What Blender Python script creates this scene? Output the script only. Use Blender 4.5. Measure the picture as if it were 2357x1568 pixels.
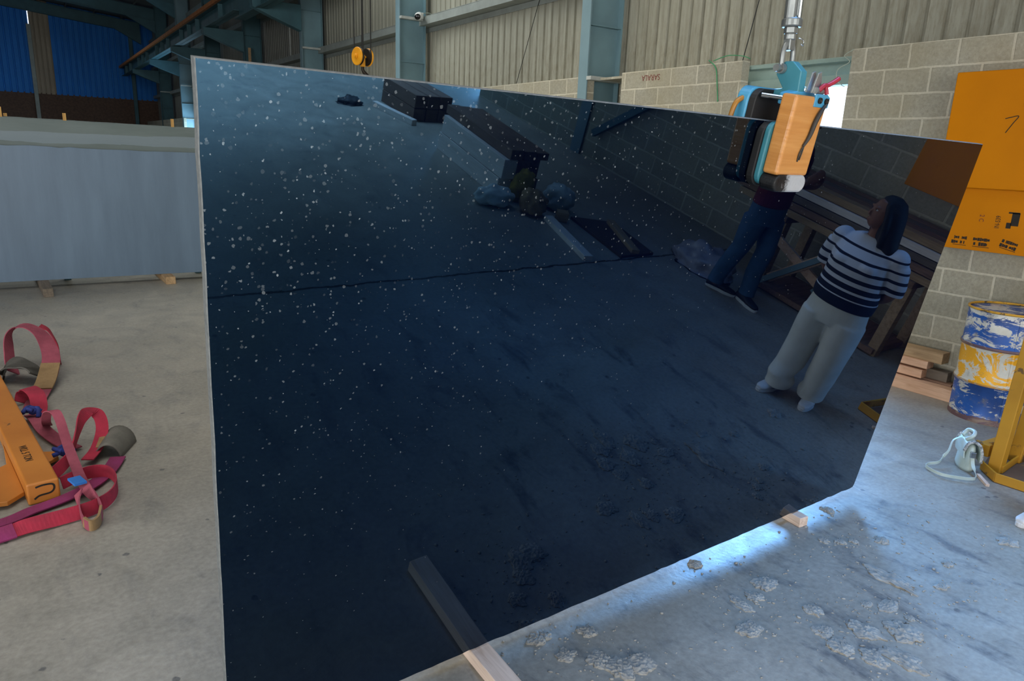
import bpy, bmesh, math, random
from mathutils import Vector, Matrix, noise as mnoise

for o in list(bpy.data.objects):
    bpy.data.objects.remove(o, do_unlink=True)
SC = bpy.context.scene
COL = SC.collection
PI = math.pi
V = Vector

# ------------------------------------------------------------------ camera
F_PX, W_PX = 1640.0, 2357.0
yaw, pitch, roll = 0.593799, 0.256151, -0.039453
CAM_H = 1.886231
fwd = V((math.sin(yaw) * math.cos(pitch), math.cos(yaw) * math.cos(pitch), -math.sin(pitch)))
right0 = V((math.cos(yaw), -math.sin(yaw), 0))
down0 = fwd.cross(right0)
rgt = math.cos(roll) * right0 + math.sin(roll) * down0
dwn = -math.sin(roll) * right0 + math.cos(roll) * down0
cam_d = bpy.data.cameras.new('camera')
cam_d.sensor_fit = 'HORIZONTAL'
cam_d.sensor_width = 36.0
cam_d.lens = F_PX / W_PX * 36.0
cam_d.clip_end = 300
cam = bpy.data.objects.new('camera', cam_d)
COL.objects.link(cam)
M = Matrix((rgt, -dwn, -fwd)).transposed().to_4x4()
M.translation = V((0, 0, CAM_H))
cam.matrix_world = M
SC.camera = cam

# ------------------------------------------------------------------ world, lights, exposure
SC.view_settings.view_transform = 'Standard'
SC.view_settings.look = 'None'
SC.view_settings.exposure = 0.0
SC.view_settings.gamma = 1.0
SC.view_settings.use_curve_mapping = False
wd = bpy.data.worlds.new('daylight_sky')
SC.world = wd
wd.use_nodes = True
bg = wd.node_tree.nodes['Background']
bg.inputs[0].default_value = (0.80, 0.90, 1.0, 1)
bg.inputs[1].default_value = 2.2


def area(name, loc, target, sx, sy, watts, col, spread=180):
    l = bpy.data.lights.new(name, 'AREA')
    l.shape = 'RECTANGLE'
    l.size, l.size_y = sx, sy
    l.energy = watts
    l.color = col
    l.spread = math.radians(spread)
    o = bpy.data.objects.new(name, l)
    COL.objects.link(o)
    o.location = loc
    o.rotation_euler = (V(target) - V(loc)).to_track_quat('-Z', 'Y').to_euler()
    return o


# added overhead fills below the closed roof, each tuned to brighten one zone
area('overhead_fill', (-1.5, 4.0, 8.4), (-1.5, 4.0, 0), 7.0, 8.0, 155, (1.0, 0.97, 0.92), 110)
area('overhead_fill', (2.2, -7.0, 8.2), (2.2, -7.0, 0), 5.0, 4.0, 1500, (1.0, 0.86, 0.88), 58)
area('overhead_fill', (3.9, 0.0, 8.1), (3.6, 0.6, 0), 2.5, 3.0, 60, (0.20, 0.48, 1.0), 44)
area('overhead_fill', (3.6, 8.2, 8.1), (6.2, 7.6, 1.5), 2.5, 5.0, 75, (1.0, 0.95, 0.82), 70)
area('overhead_fill', (3.2, 14.0, 8.2), (6.0, 13.5, 3.0), 3.5, 7.0, 330, (0.95, 1.0, 0.98), 120)
area('overhead_fill', (0.5, 41.0, 8.0), (0.5, 41.0, 0), 3.0, 6.0, 110, (0.8, 0.92, 1.0))
# daylight through the doorways of the right wall and the open gable behind the camera
area('doorway_daylight', (7.62, 5.1, 1.95), (3.4, 0.9, 0.3), 1.70, 1.5, 165, (0.17, 0.47, 1.0), 75)
area('doorway_daylight', (7.62, -7.2, 1.35), (0.0, -7.2, 0.65), 1.7, 2.4, 700, (0.55, 0.76, 1.0))
area('doorway_daylight', (7.62, 36.5, 1.6), (0.0, 36.5, 1.2), 4.0, 2.8, 500, (0.40, 0.72, 1.0))
area('doorway_daylight', (8.3, 3.4, 2.1), (6.6, 5.5, 1.9), 0.8, 1.6, 8, (1.0, 0.98, 0.75), 34)
area('gable_daylight', (-1.5, -9.7, 2.7), (-1.5, 0.0, 1.2), 11.0, 5.0, 640, (1.0, 0.95, 0.86))
area('side_fill', (-13.7, -1.5, 2.6), (0.0, -1.0, 1.4), 13.0, 5.0, 1050, (1.0, 0.97, 0.92))  # added low side light; the left wall opening is made for it


# ------------------------------------------------------------------ materials
def lin(h):
    h = h.lstrip('#')
    out = []
    for i in (0, 2, 4):
        c = int(h[i:i + 2], 16) / 255
        out.append(c / 12.92 if c <= 0.04045 else ((c + 0.055) / 1.055) ** 2.4)
    return tuple(out) + (1.0,)


class NT:
    def __init__(self, name):
        self.m = bpy.data.materials.new(name)
        self.m.use_nodes = True
        self.t = self.m.node_tree
        self.n = self.t.nodes
        self.b = self.n['Principled BSDF']
        self.out = self.n['Material Output']

    def new(self, typ, **kw):
        nd = self.n.new(typ)
        for k, v in kw.items():
            setattr(nd, k, v)
        return nd

    def link(self, a, b):
        self.t.links.new(a, b)

    def coord(self, scale=(1, 1, 1), which='Object', loc=(0, 0, 0), rot=(0, 0, 0)):
        tc = self.new('ShaderNodeTexCoord')
        mp = self.new('ShaderNodeMapping')
        mp.inputs['Scale'].default_value = scale
        mp.inputs['Location'].default_value = loc
        mp.inputs['Rotation'].default_value = rot
        self.link(tc.outputs[which], mp.inputs[0])
        return mp.outputs[0]

    def noise(self, vec, scale=5, detail=6, rough=0.6, dist=0.0):
        nz = self.new('ShaderNodeTexNoise')
        nz.inputs['Scale'].default_value = scale
        nz.inputs['Detail'].default_value = detail
        nz.inputs['Roughness'].default_value = rough
        nz.inputs['Distortion'].default_value = dist
        if vec is not None:
            self.link(vec, nz.inputs['Vector'])
        return nz.outputs['Fac']

    def ramp(self, fac, stops, interp='LINEAR'):
        r = self.new('ShaderNodeValToRGB')
        r.color_ramp.interpolation = interp
        els = r.color_ramp.elements
        while len(els) < len(stops):
            els.new(0.5)
        for e, (p, c) in zip(els, stops):
            e.position = p
            e.color = c if len(c) == 4 else tuple(c) + (1,)
        self.link(fac, r.inputs[0])
        return r.outputs[0]

    def mix(self, fac, a, b, blend='MIX'):
        m = self.new('ShaderNodeMix', data_type='RGBA', blend_type=blend)
        for sock, val in ((m.inputs[0], fac), (m.inputs[6], a), (m.inputs[7], b)):
            if isinstance(val, bpy.types.NodeSocket):
                self.link(val, sock)
            else:
                sock.default_value = val
        return m.outputs[2]

    def math(self, op, a, b=None, clamp=False):
        m = self.new('ShaderNodeMath', operation=op, use_clamp=clamp)
        for sock, val in ((m.inputs[0], a), (m.inputs[1], b)):
            if val is None:
                continue
            if isinstance(val, bpy.types.NodeSocket):
                self.link(val, sock)
            else:
                sock.default_value = val
        return m.outputs[0]

    def sep(self, vec):
        s = self.new('ShaderNodeSeparateXYZ')
        self.link(vec, s.inputs[0])
        return s.outputs

    def bump(self, h, strength=0.3, dist=0.01):
        b = self.new('ShaderNodeBump')
        b.inputs['Strength'].default_value = strength
        b.inputs['Distance'].default_value = dist
        self.link(h, b.inputs['Height'])
        self.link(b.outputs[0], self.b.inputs['Normal'])
        return b

    def base(self, c):
        if isinstance(c, bpy.types.NodeSocket):
            self.link(c, self.b.inputs['Base Color'])
        else:
            self.b.inputs['Base Color'].default_value = c

    def set(self, rough=None, metal=None, ior=None):
        if rough is not None:
            if isinstance(rough, bpy.types.NodeSocket):
                self.link(rough, self.b.inputs['Roughness'])
            else:
                self.b.inputs['Roughness'].default_value = rough
        if metal is not None:
            self.b.inputs['Metallic'].default_value = metal
        if ior is not None:
            self.b.inputs['IOR'].default_value = ior


def simple(name, c1, c2=None, scale=6, rough=0.6, metal=0.0, bump=0.0, bscale=None, stretch=(1, 1, 1)):
    t = NT(name)
    a = lin(c1)
    b = lin(c2) if c2 else tuple(x * 0.75 for x in a[:3]) + (1,)
    v = t.coord(stretch)
    f = t.noise(v, scale, 6, 0.62)
    t.base(t.ramp(f, [(0.32, b), (0.68, a)]))
    t.set(rough, metal)
    if bump:
        t.bump(t.noise(v, bscale or scale * 4, 5, 0.6), bump, 0.004)
    return t.m


def painted(name, c1, c2, chip, scale=5, amount=0.62, rough=0.5, metal=0.0, stretch=(1, 1, 1)):
    """paint with rust or bare patches of their own shape"""
    t = NT(name)
    v = t.coord(stretch)
    base = t.ramp(t.noise(v, scale * 0.5, 4, 0.5), [(0.35, lin(c2)), (0.65, lin(c1))])
    f = t.noise(v, scale, 9, 0.68, 0.4)
    k = t.ramp(f, [(amount, (0, 0, 0, 1)), (amount + 0.035, (1, 1, 1, 1))])
    t.base(t.mix(k, base, lin(chip)))
    t.set(rough, metal)
    t.bump(f, 0.12, 0.004)
    return t.m


def wood(name, c1, c2, along='X', rough=0.75, scale=1.0):
    t = NT(name)
    st = {'X': (1.2, 14, 14), 'Y': (14, 1.2, 14), 'Z': (14, 14, 1.2)}[along]
    v = t.coord(tuple(s * scale for s in st))
    f = t.noise(v, 2.4, 7, 0.62, 0.8)
    v2 = t.coord((2, 2, 2))
    g = t.noise(v2, 2.0, 3, 0.5)
    c = t.ramp(f, [(0.3, lin(c2)), (0.55, lin(c1)), (0.75, tuple(min(1, x * 1.12) for x in lin(c1)[:3]) + (1,))])
    t.base(t.mix(t.ramp(g, [(0.35, (0, 0, 0, 1)), (0.7, (0.45, 0.45, 0.45, 1))]), c, lin(c2)))
    t.set(rough)
    t.bump(f, 0.2, 0.003)
    return t.m


def mat_floor():
    t = NT('concrete_floor')
    v = t.coord()
    big = t.noise(v, 0.55, 7, 0.62, 0.5)
    mid = t.noise(v, 3.2, 9, 0.66, 0.8)
    fine = t.noise(v, 38, 5, 0.6)
    c = t.ramp(big, [(0.30, lin('#827e74')), (0.52, lin('#9a958a')), (0.72, lin('#b0aba0'))])
    c = t.mix(t.ramp(mid, [(0.35, (0.55, 0.55, 0.55, 1)), (0.6, (0, 0, 0, 1))]), c, lin('#7c7970'))
    # oily smudges dragged in one direction
    vs = t.coord((2.4, 1.0, 1), rot=(0, 0, 0.7))
    sm = t.noise(vs, 2.4, 9, 0.66, 0.5)
    # the worked area before the slab is far more stained than the rest
    dv = t.new('ShaderNodeVectorMath', operation='DISTANCE')
    t.link(v, dv.inputs[0])
    dv.inputs[1].default_value = (2.9, 1.3, 0.0)
    wk = t.ramp(t.math('MULTIPLY', dv.outputs['Value'], 0.35), [(0.25, (1, 1, 1, 1)), (0.9, (0.35, 0.35, 0.35, 1))])
    c = t.mix(t.math('MULTIPLY', wk, t.ramp(sm, [(0.53, (0, 0, 0, 1)), (0.66, (0.8, 0.8, 0.8, 1))])), c, lin('#3c434c'))
    v3 = t.new('ShaderNodeTexVoronoi')
    v3.inputs['Scale'].default_value = 4.5
    t.link(t.coord((1, 1, 1)), v3.inputs['Vector'])
    pw = t.math('ADD', v3.outputs['Distance'], t.math('MULTIPLY', t.math('SUBTRACT', fine, 0.5), 0.10))
    c = t.mix(t.ramp(pw, [(0.055, (0.75, 0.75, 0.75, 1)), (0.075, (0, 0, 0, 1))]), c, lin('#3c4046'))
    c = t.mix(0.16, c, t.ramp(fine, [(0.3, lin('#55524c')), (0.7, lin('#d6d2c8'))]))
    # construction joint across the floor behind the camera
    s = t.sep(v)
    wob = t.math('MULTIPLY', t.math('SUBTRACT', mid, 0.5), 0.10)
    d = t.math('ABSOLUTE', t.math('ADD', t.math('ADD', s['Y'], 0.90), wob))
    c = t.mix(t.math('LESS_THAN', d, 0.012), c, lin('#2c2b29'))
    t.base(c)
    t.set(t.ramp(mid, [(0.3, (0.38, 0.38, 0.38, 1)), (0.7, (0.58, 0.58, 0.58, 1))]))
    h = t.math('ADD', t.math('MULTIPLY', fine, 0.35), mid)
    t.bump(h, 0.35, 0.012)
    return t.m


def mat_block():
    t = NT('concrete_block')
    tc = t.new('ShaderNodeTexCoord')
    s = t.sep(tc.outputs['Object'])
    nz = t.noise(tc.outputs['Object'], 6.0, 4, 0.6)
    wob = t.math('MULTIPLY', t.math('SUBTRACT', nz, 0.5), 0.02)
    u = t.math('ADD', t.math('ADD', s['Y'], 18.676), wob)
    w = t.math('ADD', t.math('ADD', s['Z'], 0.195), wob)
    cb = t.new('ShaderNodeCombineXYZ')
    t.link(u, cb.inputs[0])
    t.link(w, cb.inputs[1])
    br = t.new('ShaderNodeTexBrick')
    br.offset = 0.5
    br.inputs['Scale'].default_value = 1.0
    br.inputs['Brick Width'].default_value = 0.41
    br.inputs['Row Height'].default_value = 0.21
    br.inputs['Mortar Size'].default_value = 0.012
    br.inputs['Mortar Smooth'].default_value = 0.25
    br.inputs['Bias'].default_value = -0.1
    br.inputs['Color1'].default_value = lin('#a8a391')
    br.inputs['Color2'].default_value = lin('#8d8a7c')
    br.inputs['Mortar'].default_value = lin('#cdc7b4')
    t.link(cb.outputs[0], br.inputs['Vector'])
    f = t.noise(tc.outputs['Object'], 45, 6, 0.7)
    g = t.noise(tc.outputs['Object'], 1.6, 5, 0.6)
    c = t.mix(0.35, br.outputs['Color'], t.ramp(f, [(0.3, lin('#6d6a5f')), (0.7, lin('#c4bfae'))]))
    c = t.mix(t.ramp(g, [(0.4, (0.0, 0, 0, 1)), (0.75, (0.45, 0.45, 0.45, 1))]), c, lin('#8f8464'))
    t.base(c)
    t.set(0.95)
    hgt = t.math('ADD', t.math('MULTIPLY', br.outputs['Fac'], -0.55), t.math('MULTIPLY', f, 0.35))
    t.bump(hgt, 0.7, 0.012)
    return t.m


def mat_sheet(name, c1, c2, streak, rough=0.6):
    t = NT(name)
    v = t.coord((1, 16, 0.5))
    f = t.noise(v, 1.0, 6, 0.65, 0.3)
    v2 = t.coord((1, 30, 6))
    g = t.noise(v2, 1.0, 6, 0.7)
    c = t.ramp(f, [(0.3, lin(c2)), (0.7, lin(c1))])
    s = t.sep(t.coord())
    low = t.ramp(t.math('MULTIPLY', t.math('SUBTRACT', s['Z'], 2.6), 0.45), [(0.0, (0.8, 0.8, 0.8, 1)), (0.8, (0.05, 0.05, 0.05, 1))])
    k = t.math('MULTIPLY', low, t.ramp(g, [(0.42, (0, 0, 0, 1)), (0.7, (1, 1, 1, 1))]))
    t.base(t.mix(k, c, lin(streak)))
    t.set(rough, 0.15)
    return t.m


def mat_granite():
    t = NT('polished_black_granite')
    tc = t.new('ShaderNodeTexCoord')
    o = tc.outputs['Object']
    g = t.noise(o, 1.1, 6, 0.6, 0.6)
    fine = t.noise(o, 160, 3, 0.6)
    c = t.ramp(g, [(0.35, (0.0002, 0.0010, 0.0050, 1)), (0.68, (0.0003, 0.0014, 0.0095, 1))])
    c = t.mix(t.math('MULTIPLY', t.ramp(fine, [(0.52, (0, 0, 0, 1)), (0.72, (1, 1, 1, 1))]), 0.5), c, (0.0012, 0.0026, 0.006, 1))
    t.set(0.012, 0.0, 1.66)
    t.b.inputs['Specular Tint'].default_value = (0.24, 0.62, 1.0, 1)
    # mica flakes: bright specks, with a painted-in glint that fades from the top left
    vo = t.new('ShaderNodeTexVoronoi')
    vo.inputs['Scale'].default_value = 120.0
    vo.inputs['Randomness'].default_value = 1.0
    dz = t.new('ShaderNodeTexNoise')
    dz.inputs['Scale'].default_value = 130.0
    t.link(o, dz.inputs['Vector'])
    mv = t.new('ShaderNodeMix', data_type='VECTOR')
    mv.inputs[0].default_value = 0.006
    t.link(o, mv.inputs[4])
    t.link(dz.outputs['Color'], mv.inputs[5])
    t.link(mv.outputs[1], vo.inputs['Vector'])
    sc = t.new('ShaderNodeSeparateColor')
    t.link(vo.outputs['Color'], sc.inputs[0])
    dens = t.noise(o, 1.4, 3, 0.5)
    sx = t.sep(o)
    glint_fade = t.math('ADD', t.math('MULTIPLY', sx['X'], 0.105), t.math('MULTIPLY', sx['Y'], -0.20))  # painted glint fade: fewer, smaller flakes away from the top left
    thr = t.math('ADD', t.math('ADD', 1.285, glint_fade), t.math('MULTIPLY', dens, 0.16))
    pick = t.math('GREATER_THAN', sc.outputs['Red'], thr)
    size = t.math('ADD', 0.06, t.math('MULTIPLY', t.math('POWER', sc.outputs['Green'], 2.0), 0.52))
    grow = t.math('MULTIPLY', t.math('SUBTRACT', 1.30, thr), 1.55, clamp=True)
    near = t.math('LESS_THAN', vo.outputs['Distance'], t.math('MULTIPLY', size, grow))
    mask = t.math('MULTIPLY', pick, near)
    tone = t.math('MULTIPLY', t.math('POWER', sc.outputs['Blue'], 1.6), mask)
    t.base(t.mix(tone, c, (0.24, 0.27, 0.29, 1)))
    return t.m


def mat_drum():
    t = NT('worn_drum_paint')
    tc = t.new('ShaderNodeTexCoord')
    o = tc.outputs['Object']
    s = t.sep(o)
    blue = t.ramp(t.noise(o, 3, 4, 0.5), [(0.35, lin('#1b3f7d')), (0.65, lin('#2560b4'))])
    white = t.ramp(t.noise(o, 4, 5, 0.6), [(0.35, lin('#b9b7ab')), (0.65, lin('#dcdad2'))])
    vs = t.coord((1, 1, 2.6))
    w1 = t.noise(vs, 5.0, 10, 0.72, 1.0)
    upper = t.mix(t.ramp(w1, [(0.49, (0, 0, 0, 1)), (0.52, (1, 1, 1, 1))]), blue, white)
    w2 = t.noise(vs, 6.0, 10, 0.72, 0.6)
    lower = t.mix(t.ramp(w2, [(0.545, (0, 0, 0, 1)), (0.575, (1, 1, 1, 1))]), blue, white)
    w3 = t.noise(t.coord((1, 1, 1.3), loc=(3.1, 1.7, 0.2)), 3.6, 10, 0.72, 1.2)
    midc = t.mix(t.ramp(w3, [(0.49, (0, 0, 0, 1)), (0.505, (1, 1, 1, 1))]), white, lin('#e9a810'))
    c = t.mix(t.math('GREATER_THAN', s['Z'], 0.30), lower, midc)
    c = t.mix(t.math('GREATER_THAN', s['Z'], 0.585), c, upper)
    dirt = t.noise(o, 7, 8, 0.7)
    c = t.mix(t.ramp(dirt, [(0.55, (0, 0, 0, 1)), (0.66, (0.75, 0.75, 0.75, 1))]), c, lin('#75706a'))
    rib = t.math('LESS_THAN', t.math('ABSOLUTE', t.math('SUBTRACT', s['Z'], 0.592)), 0.012)
    rib2 = t.math('LESS_THAN', t.math('ABSOLUTE', t.math('SUBTRACT', s['Z'], 0.305)), 0.009)
    foot = t.math('LESS_THAN', t.math('ADD', s['Z'], t.math('MULTIPLY', dirt, -0.08)), 0.0)
    r = t.math('MAXIMUM', t.math('MAXIMUM', rib, t.math('MULTIPLY', rib2, 0.6)), foot)
    c = t.mix(t.math('MULTIPLY', r, 0.85), c, lin('#6e4c38'))
    t.base(c)
    t.set(0.45, 0.1)
    t.bump(w1, 0.15, 0.004)
    return t.m


def mat_tape():
    t = NT('brown_packing_tape')
    v = t.coord((0.5, 7.0, 0.5), rot=(0, 0, 0.12))
    f = t.noise(v, 7, 3, 0.5, 0.0)
    g = t.noise(t.coord(), 26, 6, 0.7, 1.0)
    t.base(t.ramp(f, [(0.25, lin('#bd7f42')), (0.50, lin('#cb8c4b')), (0.78, lin('#d69a58'))]))
    t.set(0.25)
    t.bump(t.math('ADD', f, t.math('MULTIPLY', g, 0.5)), 0.5, 0.006)
    return t.m


def mat_foil():
    t = NT('grey_and_black_tape')
    s = t.sep(t.coord())
    f = t.noise(t.coord((4, 4, 18)), 6, 7, 0.7, 1.2)
    k = t.math('ADD', t.math('MULTIPLY', s['X'], 9.0), f)
    t.base(t.ramp(k, [(0.20, lin('#1c1d1f')), (0.42, lin('#c9ced4'))]))
    t.set(0.32, 0.35)
    t.bump(f, 0.6, 0.006)
    return t.m


def mat_strap(name, c1, c2):
    t = NT(name)
    tc = t.new('ShaderNodeTexCoord')
    wv = t.new('ShaderNodeTexWave')
    wv.inputs['Scale'].default_value = 60
    t.link(tc.outputs['Object'], wv.inputs['Vector'])
    f = t.noise(tc.outputs['Object'], 7, 6, 0.65)
    t.base(t.ramp(f, [(0.3, lin(c2)), (0.65, lin(c1))]))
    t.set(0.9)
    t.bump(t.math('ADD', wv.outputs['Fac'], t.noise(tc.outputs['Object'], 180, 3, 0.5)), 0.25, 0.002)
    return t.m


def mat_shirt():
    t = NT('striped_knit')
    s = t.sep(t.coord())
    navy, white = lin('#0d1630'), lin('#d9d9e2')
    z = t.math('DIVIDE', t.math('SUBTRACT', s['Z'], 0.78), 0.50)
    bands = [(0.0, navy), (0.155, white), (0.17, navy), (0.245, white), (0.275, navy), (0.345, white), (0.40, navy),
             (0.455, white), (0.535, navy), (0.575, white), (0.665, navy), (0.697, white), (0.80, navy), (0.825, white)]
    t.base(t.ramp(z, bands, 'CONSTANT'))
    t.set(0.9)
    t.bump(t.noise(t.coord(), 120, 3, 0.5), 0.2, 0.002)
    return t.m


MAT = {}
MAT['floor'] = mat_floor()
MAT['block'] = mat_block()
MAT['sheet'] = mat_sheet('weathered_wall_sheet', '#a8a799', '#8b897b', '#6b6048')
MAT['sheet_far'] = mat_sheet('grey_wall_sheet', '#8d8d86', '#75756f', '#5c5648')
MAT['blue_sheet'] = mat_sheet('blue_gable_sheet', '#0877d0', '#0668b8', '#06589a')
MAT['clear_sheet'] = mat_sheet('dusty_translucent_sheet', '#a3937f', '#8a7c6b', '#6f6252')
MAT['roof'] = simple('roof_sheet', '#6c6f70', '#5a5d5e', 2, 0.7)
MAT['teal'] = painted('teal_grey_steel_paint', '#6f8f98', '#637f88', '#7c7a70', 3.5, 0.70, 0.55)
MAT['teal_light'] = painted('pale_blue_steel_paint', '#748e97', '#69838c', '#8f8c80', 3.5, 0.70, 0.55)
MAT['teal_dark'] = simple('dark_teal_steel', '#3f6670', '#355861', 2.5, 0.6)
MAT['girt'] = simple('galvanised_girt', '#989e9a', '#868c88', 3, 0.6, 0.2)
MAT['cleat'] = simple('pale_steel_cleat', '#b9bdb9', '#9b9f9b', 5, 0.5)
MAT['rail'] = simple('rusty_crane_rail', '#c07a42', '#9a6034', 4, 0.8)
MAT['granite'] = mat_granite()
MAT['sawn_edge'] = simple('sawn_granite_edge', '#7f8383', '#666a6c', 60, 0.7, bump=0.3)
MAT['grey_slab'] = simple('unpolished_grey_granite', '#657a90', '#586b80', 1.6, 0.42, stretch=(3.0, 1, 0.4))
def mat_tall_slab():
    t = NT('dull_dark_grey_granite')
    v = t.coord((0.6, 1, 4.0))
    f = t.noise(v, 1.4, 5, 0.6)
    c = t.ramp(f, [(0.3, lin('#586463')), (0.7, lin('#6a7676'))])
    s_ = t.sep(t.coord())
    w = t.math('ADD', s_['Z'], t.math('MULTIPLY', t.math('SUBTRACT', f, 0.5), 0.10))
    band = t.math('MULTIPLY', t.math('GREATER_THAN', w, 1.80), t.math('LESS_THAN', w, 1.93))
    t.base(t.mix(t.math('MULTIPLY', band, 0.6), c, lin('#7c8b97')))
    t.set(0.5)
    return t.m


MAT['grey_slab_dark'] = mat_tall_slab()
MAT['timber'] = wood('pale_sawn_timber', '#e8d2c2', '#c9ab96', 'X')
MAT['timber_y'] = wood('pinkish_sawn_timber', '#e6bea0', '#c79a7a', 'X')
MAT['timber_old'] = wood('weathered_timber', '#bb9c76', '#8e7252', 'X')
MAT['timber_grey'] = wood('grey_weathered_timber', '#7b6f62', '#574e44', 'X')
MAT['timber_dark'] = wood('dark_brown_timber', '#967560', '#664c3d', 'X')
MAT['timber_pale'] = wood('pale_lit_timber', '#f4eae4', '#dccfc8', 'X')  # pale timber, whitened further for the side light on the bundle's face
MAT['timber_x'] = wood('brown_timber', '#8a6a50', '#5c4433', 'X')
MAT['stick'] = wood('yellow_wedge_timber', '#c99d5c', '#a67c42', 'Z')
MAT['yellow_plate'] = painted('orange_yellow_enamel', '#cc7c00', '#be7200', '#935600', 2.2, 0.74, 0.5)
MAT['yellow_plate'].node_tree.nodes['Principled BSDF'].inputs['Specular IOR Level'].default_value = 0.15
MAT['yellow_steel'] = painted('worn_yellow_paint', '#c9921f', '#b07c16', '#6b4d27', 5, 0.58, 0.6)
MAT['rust_plate'] = painted('rusty_brown_plate', '#6f5540', '#5c4635', '#9c7a35', 6, 0.66, 0.7)
MAT['orange_steel'] = painted('worn_orange_paint', '#c98033', '#b87028', '#6f4a2c', 5, 0.66, 0.5)
MAT['hook_yellow'] = simple('crane_block_yellow', '#f0a51c', '#d98f12', 4, 0.45)
MAT['black_paint'] = simple('black_stencil_ink', '#17130c', '#241a0c', 30, 0.7)
MAT['red_ink'] = simple('dark_red_ink', '#7c3d35', '#6a342d', 30, 0.9)
MAT['dark_steel'] = simple('dark_forged_steel', '#3a332c', '#2a251f', 8, 0.5, 0.6)
MAT['wire'] = simple('steel_wire_rope', '#2f302f', '#232423', 20, 0.6, 0.3)
MAT['galv'] = simple('galvanised_shackle', '#a6aaa9', '#848887', 9, 0.42, 0.75, 0.1)
MAT['chrome'] = simple('bright_chrome', '#c9ced2', '#aeb4b8', 4, 0.18, 1.0)
MAT['clamp_blue'] = painted('clamp_blue_paint', '#4f9fc6', '#3f8db5', '#8fb0bd', 9, 0.70, 0.4)
MAT['clamp_teal'] = painted('clamp_teal_paint', '#3f8898', '#347886', '#7ba3ad', 9, 0.72, 0.45)
MAT['rubber'] = simple('black_rubber', '#1b1b1c', '#121213', 10, 0.6)
MAT['red_plastic'] = simple('red_lever_paint', '#a8283c', '#8a1e30', 9, 0.4)
MAT['amber'] = simple('amber_handle', '#b07a28', '#8e5f1c', 9, 0.4)
MAT['tape'] = mat_tape()
MAT['foil'] = mat_foil()
MAT['cable'] = simple('dark_cable', '#3b3834', '#2b2926', 30, 0.6)
MAT['drum'] = mat_drum()
MAT['drum_lid'] = painted('dusty_drum_lid', '#b9aea8', '#a4958f', '#6f4a40', 4, 0.55, 0.6)
MAT['drum_rim'] = painted('yellow_drum_rim', '#d9a32a', '#c59226', '#5b4a33', 9, 0.55, 0.5)
MAT['strap_red'] = mat_strap('red_sling_webbing', '#b52b45', '#8a2439')
MAT['strap_pink'] = mat_strap('faded_pink_sling_webbing', '#a54f61', '#82394a')
MAT['strap_purple'] = mat_strap('purple_red_sling_webbing', '#8f2f66', '#7a2848')
MAT['strap_grey'] = mat_strap('grey_sling_sleeve', '#77746c', '#5b5952')
MAT['strap_dark'] = mat_strap('dark_grey_sling_sleeve', '#56544f', '#403f3b')
MAT['strap_tan'] = mat_strap('tan_worn_sling_eye', '#9c7f58', '#7a6142')
MAT['rope_blue'] = simple('blue_rag', '#2b3a86', '#1f2b5e', 14, 0.9, bump=0.6)
MAT['label_blue'] = simple('blue_sling_label', '#2f7fd6', '#2a6fbd', 9, 0.6)
MAT['mint'] = simple('mint_leather', '#c6d3cc', '#b5c4bd', 9, 0.4, bump=0.1)
MAT['check'] = simple('black_and_white_scarf', '#d7d9d8', '#141414', 70, 0.8)
MAT['slurry'] = simple('dried_slurry', '#a8a49b', '#88837a', 14, 0.95, bump=0.7, bscale=60)
MAT['skin'] = simple('brown_skin', '#8f5f45', '#7d5039', 7, 0.5)
MAT['hair'] = simple('black_hair', '#15110f', '#0c0a09', 40, 0.75, stretch=(6, 6, 1))
MAT['shirt'] = mat_shirt()
MAT['white_trousers'] = simple('off_white_cotton', '#e8e6de', '#d7d4ca', 5, 0.9, bump=0.2, bscale=24)
MAT['white_shoe'] = simple('white_trainer', '#e6e6e6', '#cfcfd2', 12, 0.6)
MAT['jeans'] = simple('blue_denim', '#3f6488', '#31506e', 9, 0.9, bump=0.2, bscale=60)
MAT['maroon'] = simple('maroon_cotton', '#6d1f31', '#571927', 7, 0.9)
MAT['black_shoe'] = simple('black_trainer', '#1b1c20', '#121316', 12, 0.6)
MAT['eye'] = simple('eye_white', '#d8d4cf', '#c9c4be', 9, 0.3)
MAT['sack'] = simple('woven_sack', '#e2eaea', '#b9c6c8', 9, 0.8, bump=0.6, bscale=30)
MAT['sack_brown'] = simple('brown_sack', '#b08d60', '#866a45', 9, 0.85, bump=0.6, bscale=30)
MAT['sack_yellow'] = simple('yellow_sack', '#c9a93a', '#9c832a', 9, 0.85, bump=0.6, bscale=30)
MAT['brown_sheet'] = simple('brown_board', '#5d4638', '#49362b', 4, 0.8)
MAT['brick'] = simple('dark_brown_brick', '#6b5446', '#52403a', 9, 0.95, bump=0.3)
MAT['white_plastic'] = simple('white_camera_plastic', '#e4e5e3', '#d6d7d5', 9, 0.4)
MAT['lens_black'] = simple('black_camera_lens', '#0c0d10', '#08090b', 9, 0.2)
MAT['green_cord'] = simple('green_plastic_cord', '#3f9a67', '#2f7d52', 9, 0.5)
MAT['pale_cord'] = simple('pale_wire', '#a9b3a6', '#8c9589', 9, 0.5)
MAT['ground'] = simple('outdoor_ground', '#b9b4a6', '#a59f90', 1.5, 0.95)
MAT['frame_teal'] = simple('pale_green_door_head', '#93a8a0', '#7f948c', 4, 0.5)
MAT['bag_clear'] = simple('greyish_plastic_bag', '#a7a2ae', '#87828e', 9, 0.4, bump=0.6, bscale=22)


# ------------------------------------------------------------------ mesh helpers
def frame(axis, up=V((0, 0, 1))):
    a = V(axis).normalized()
    if abs(a.dot(up)) > 0.98:
        up = V((0, 1, 0))
    x = up.cross(a).normalized()
    return x, a.cross(x).normalized(), a


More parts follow.
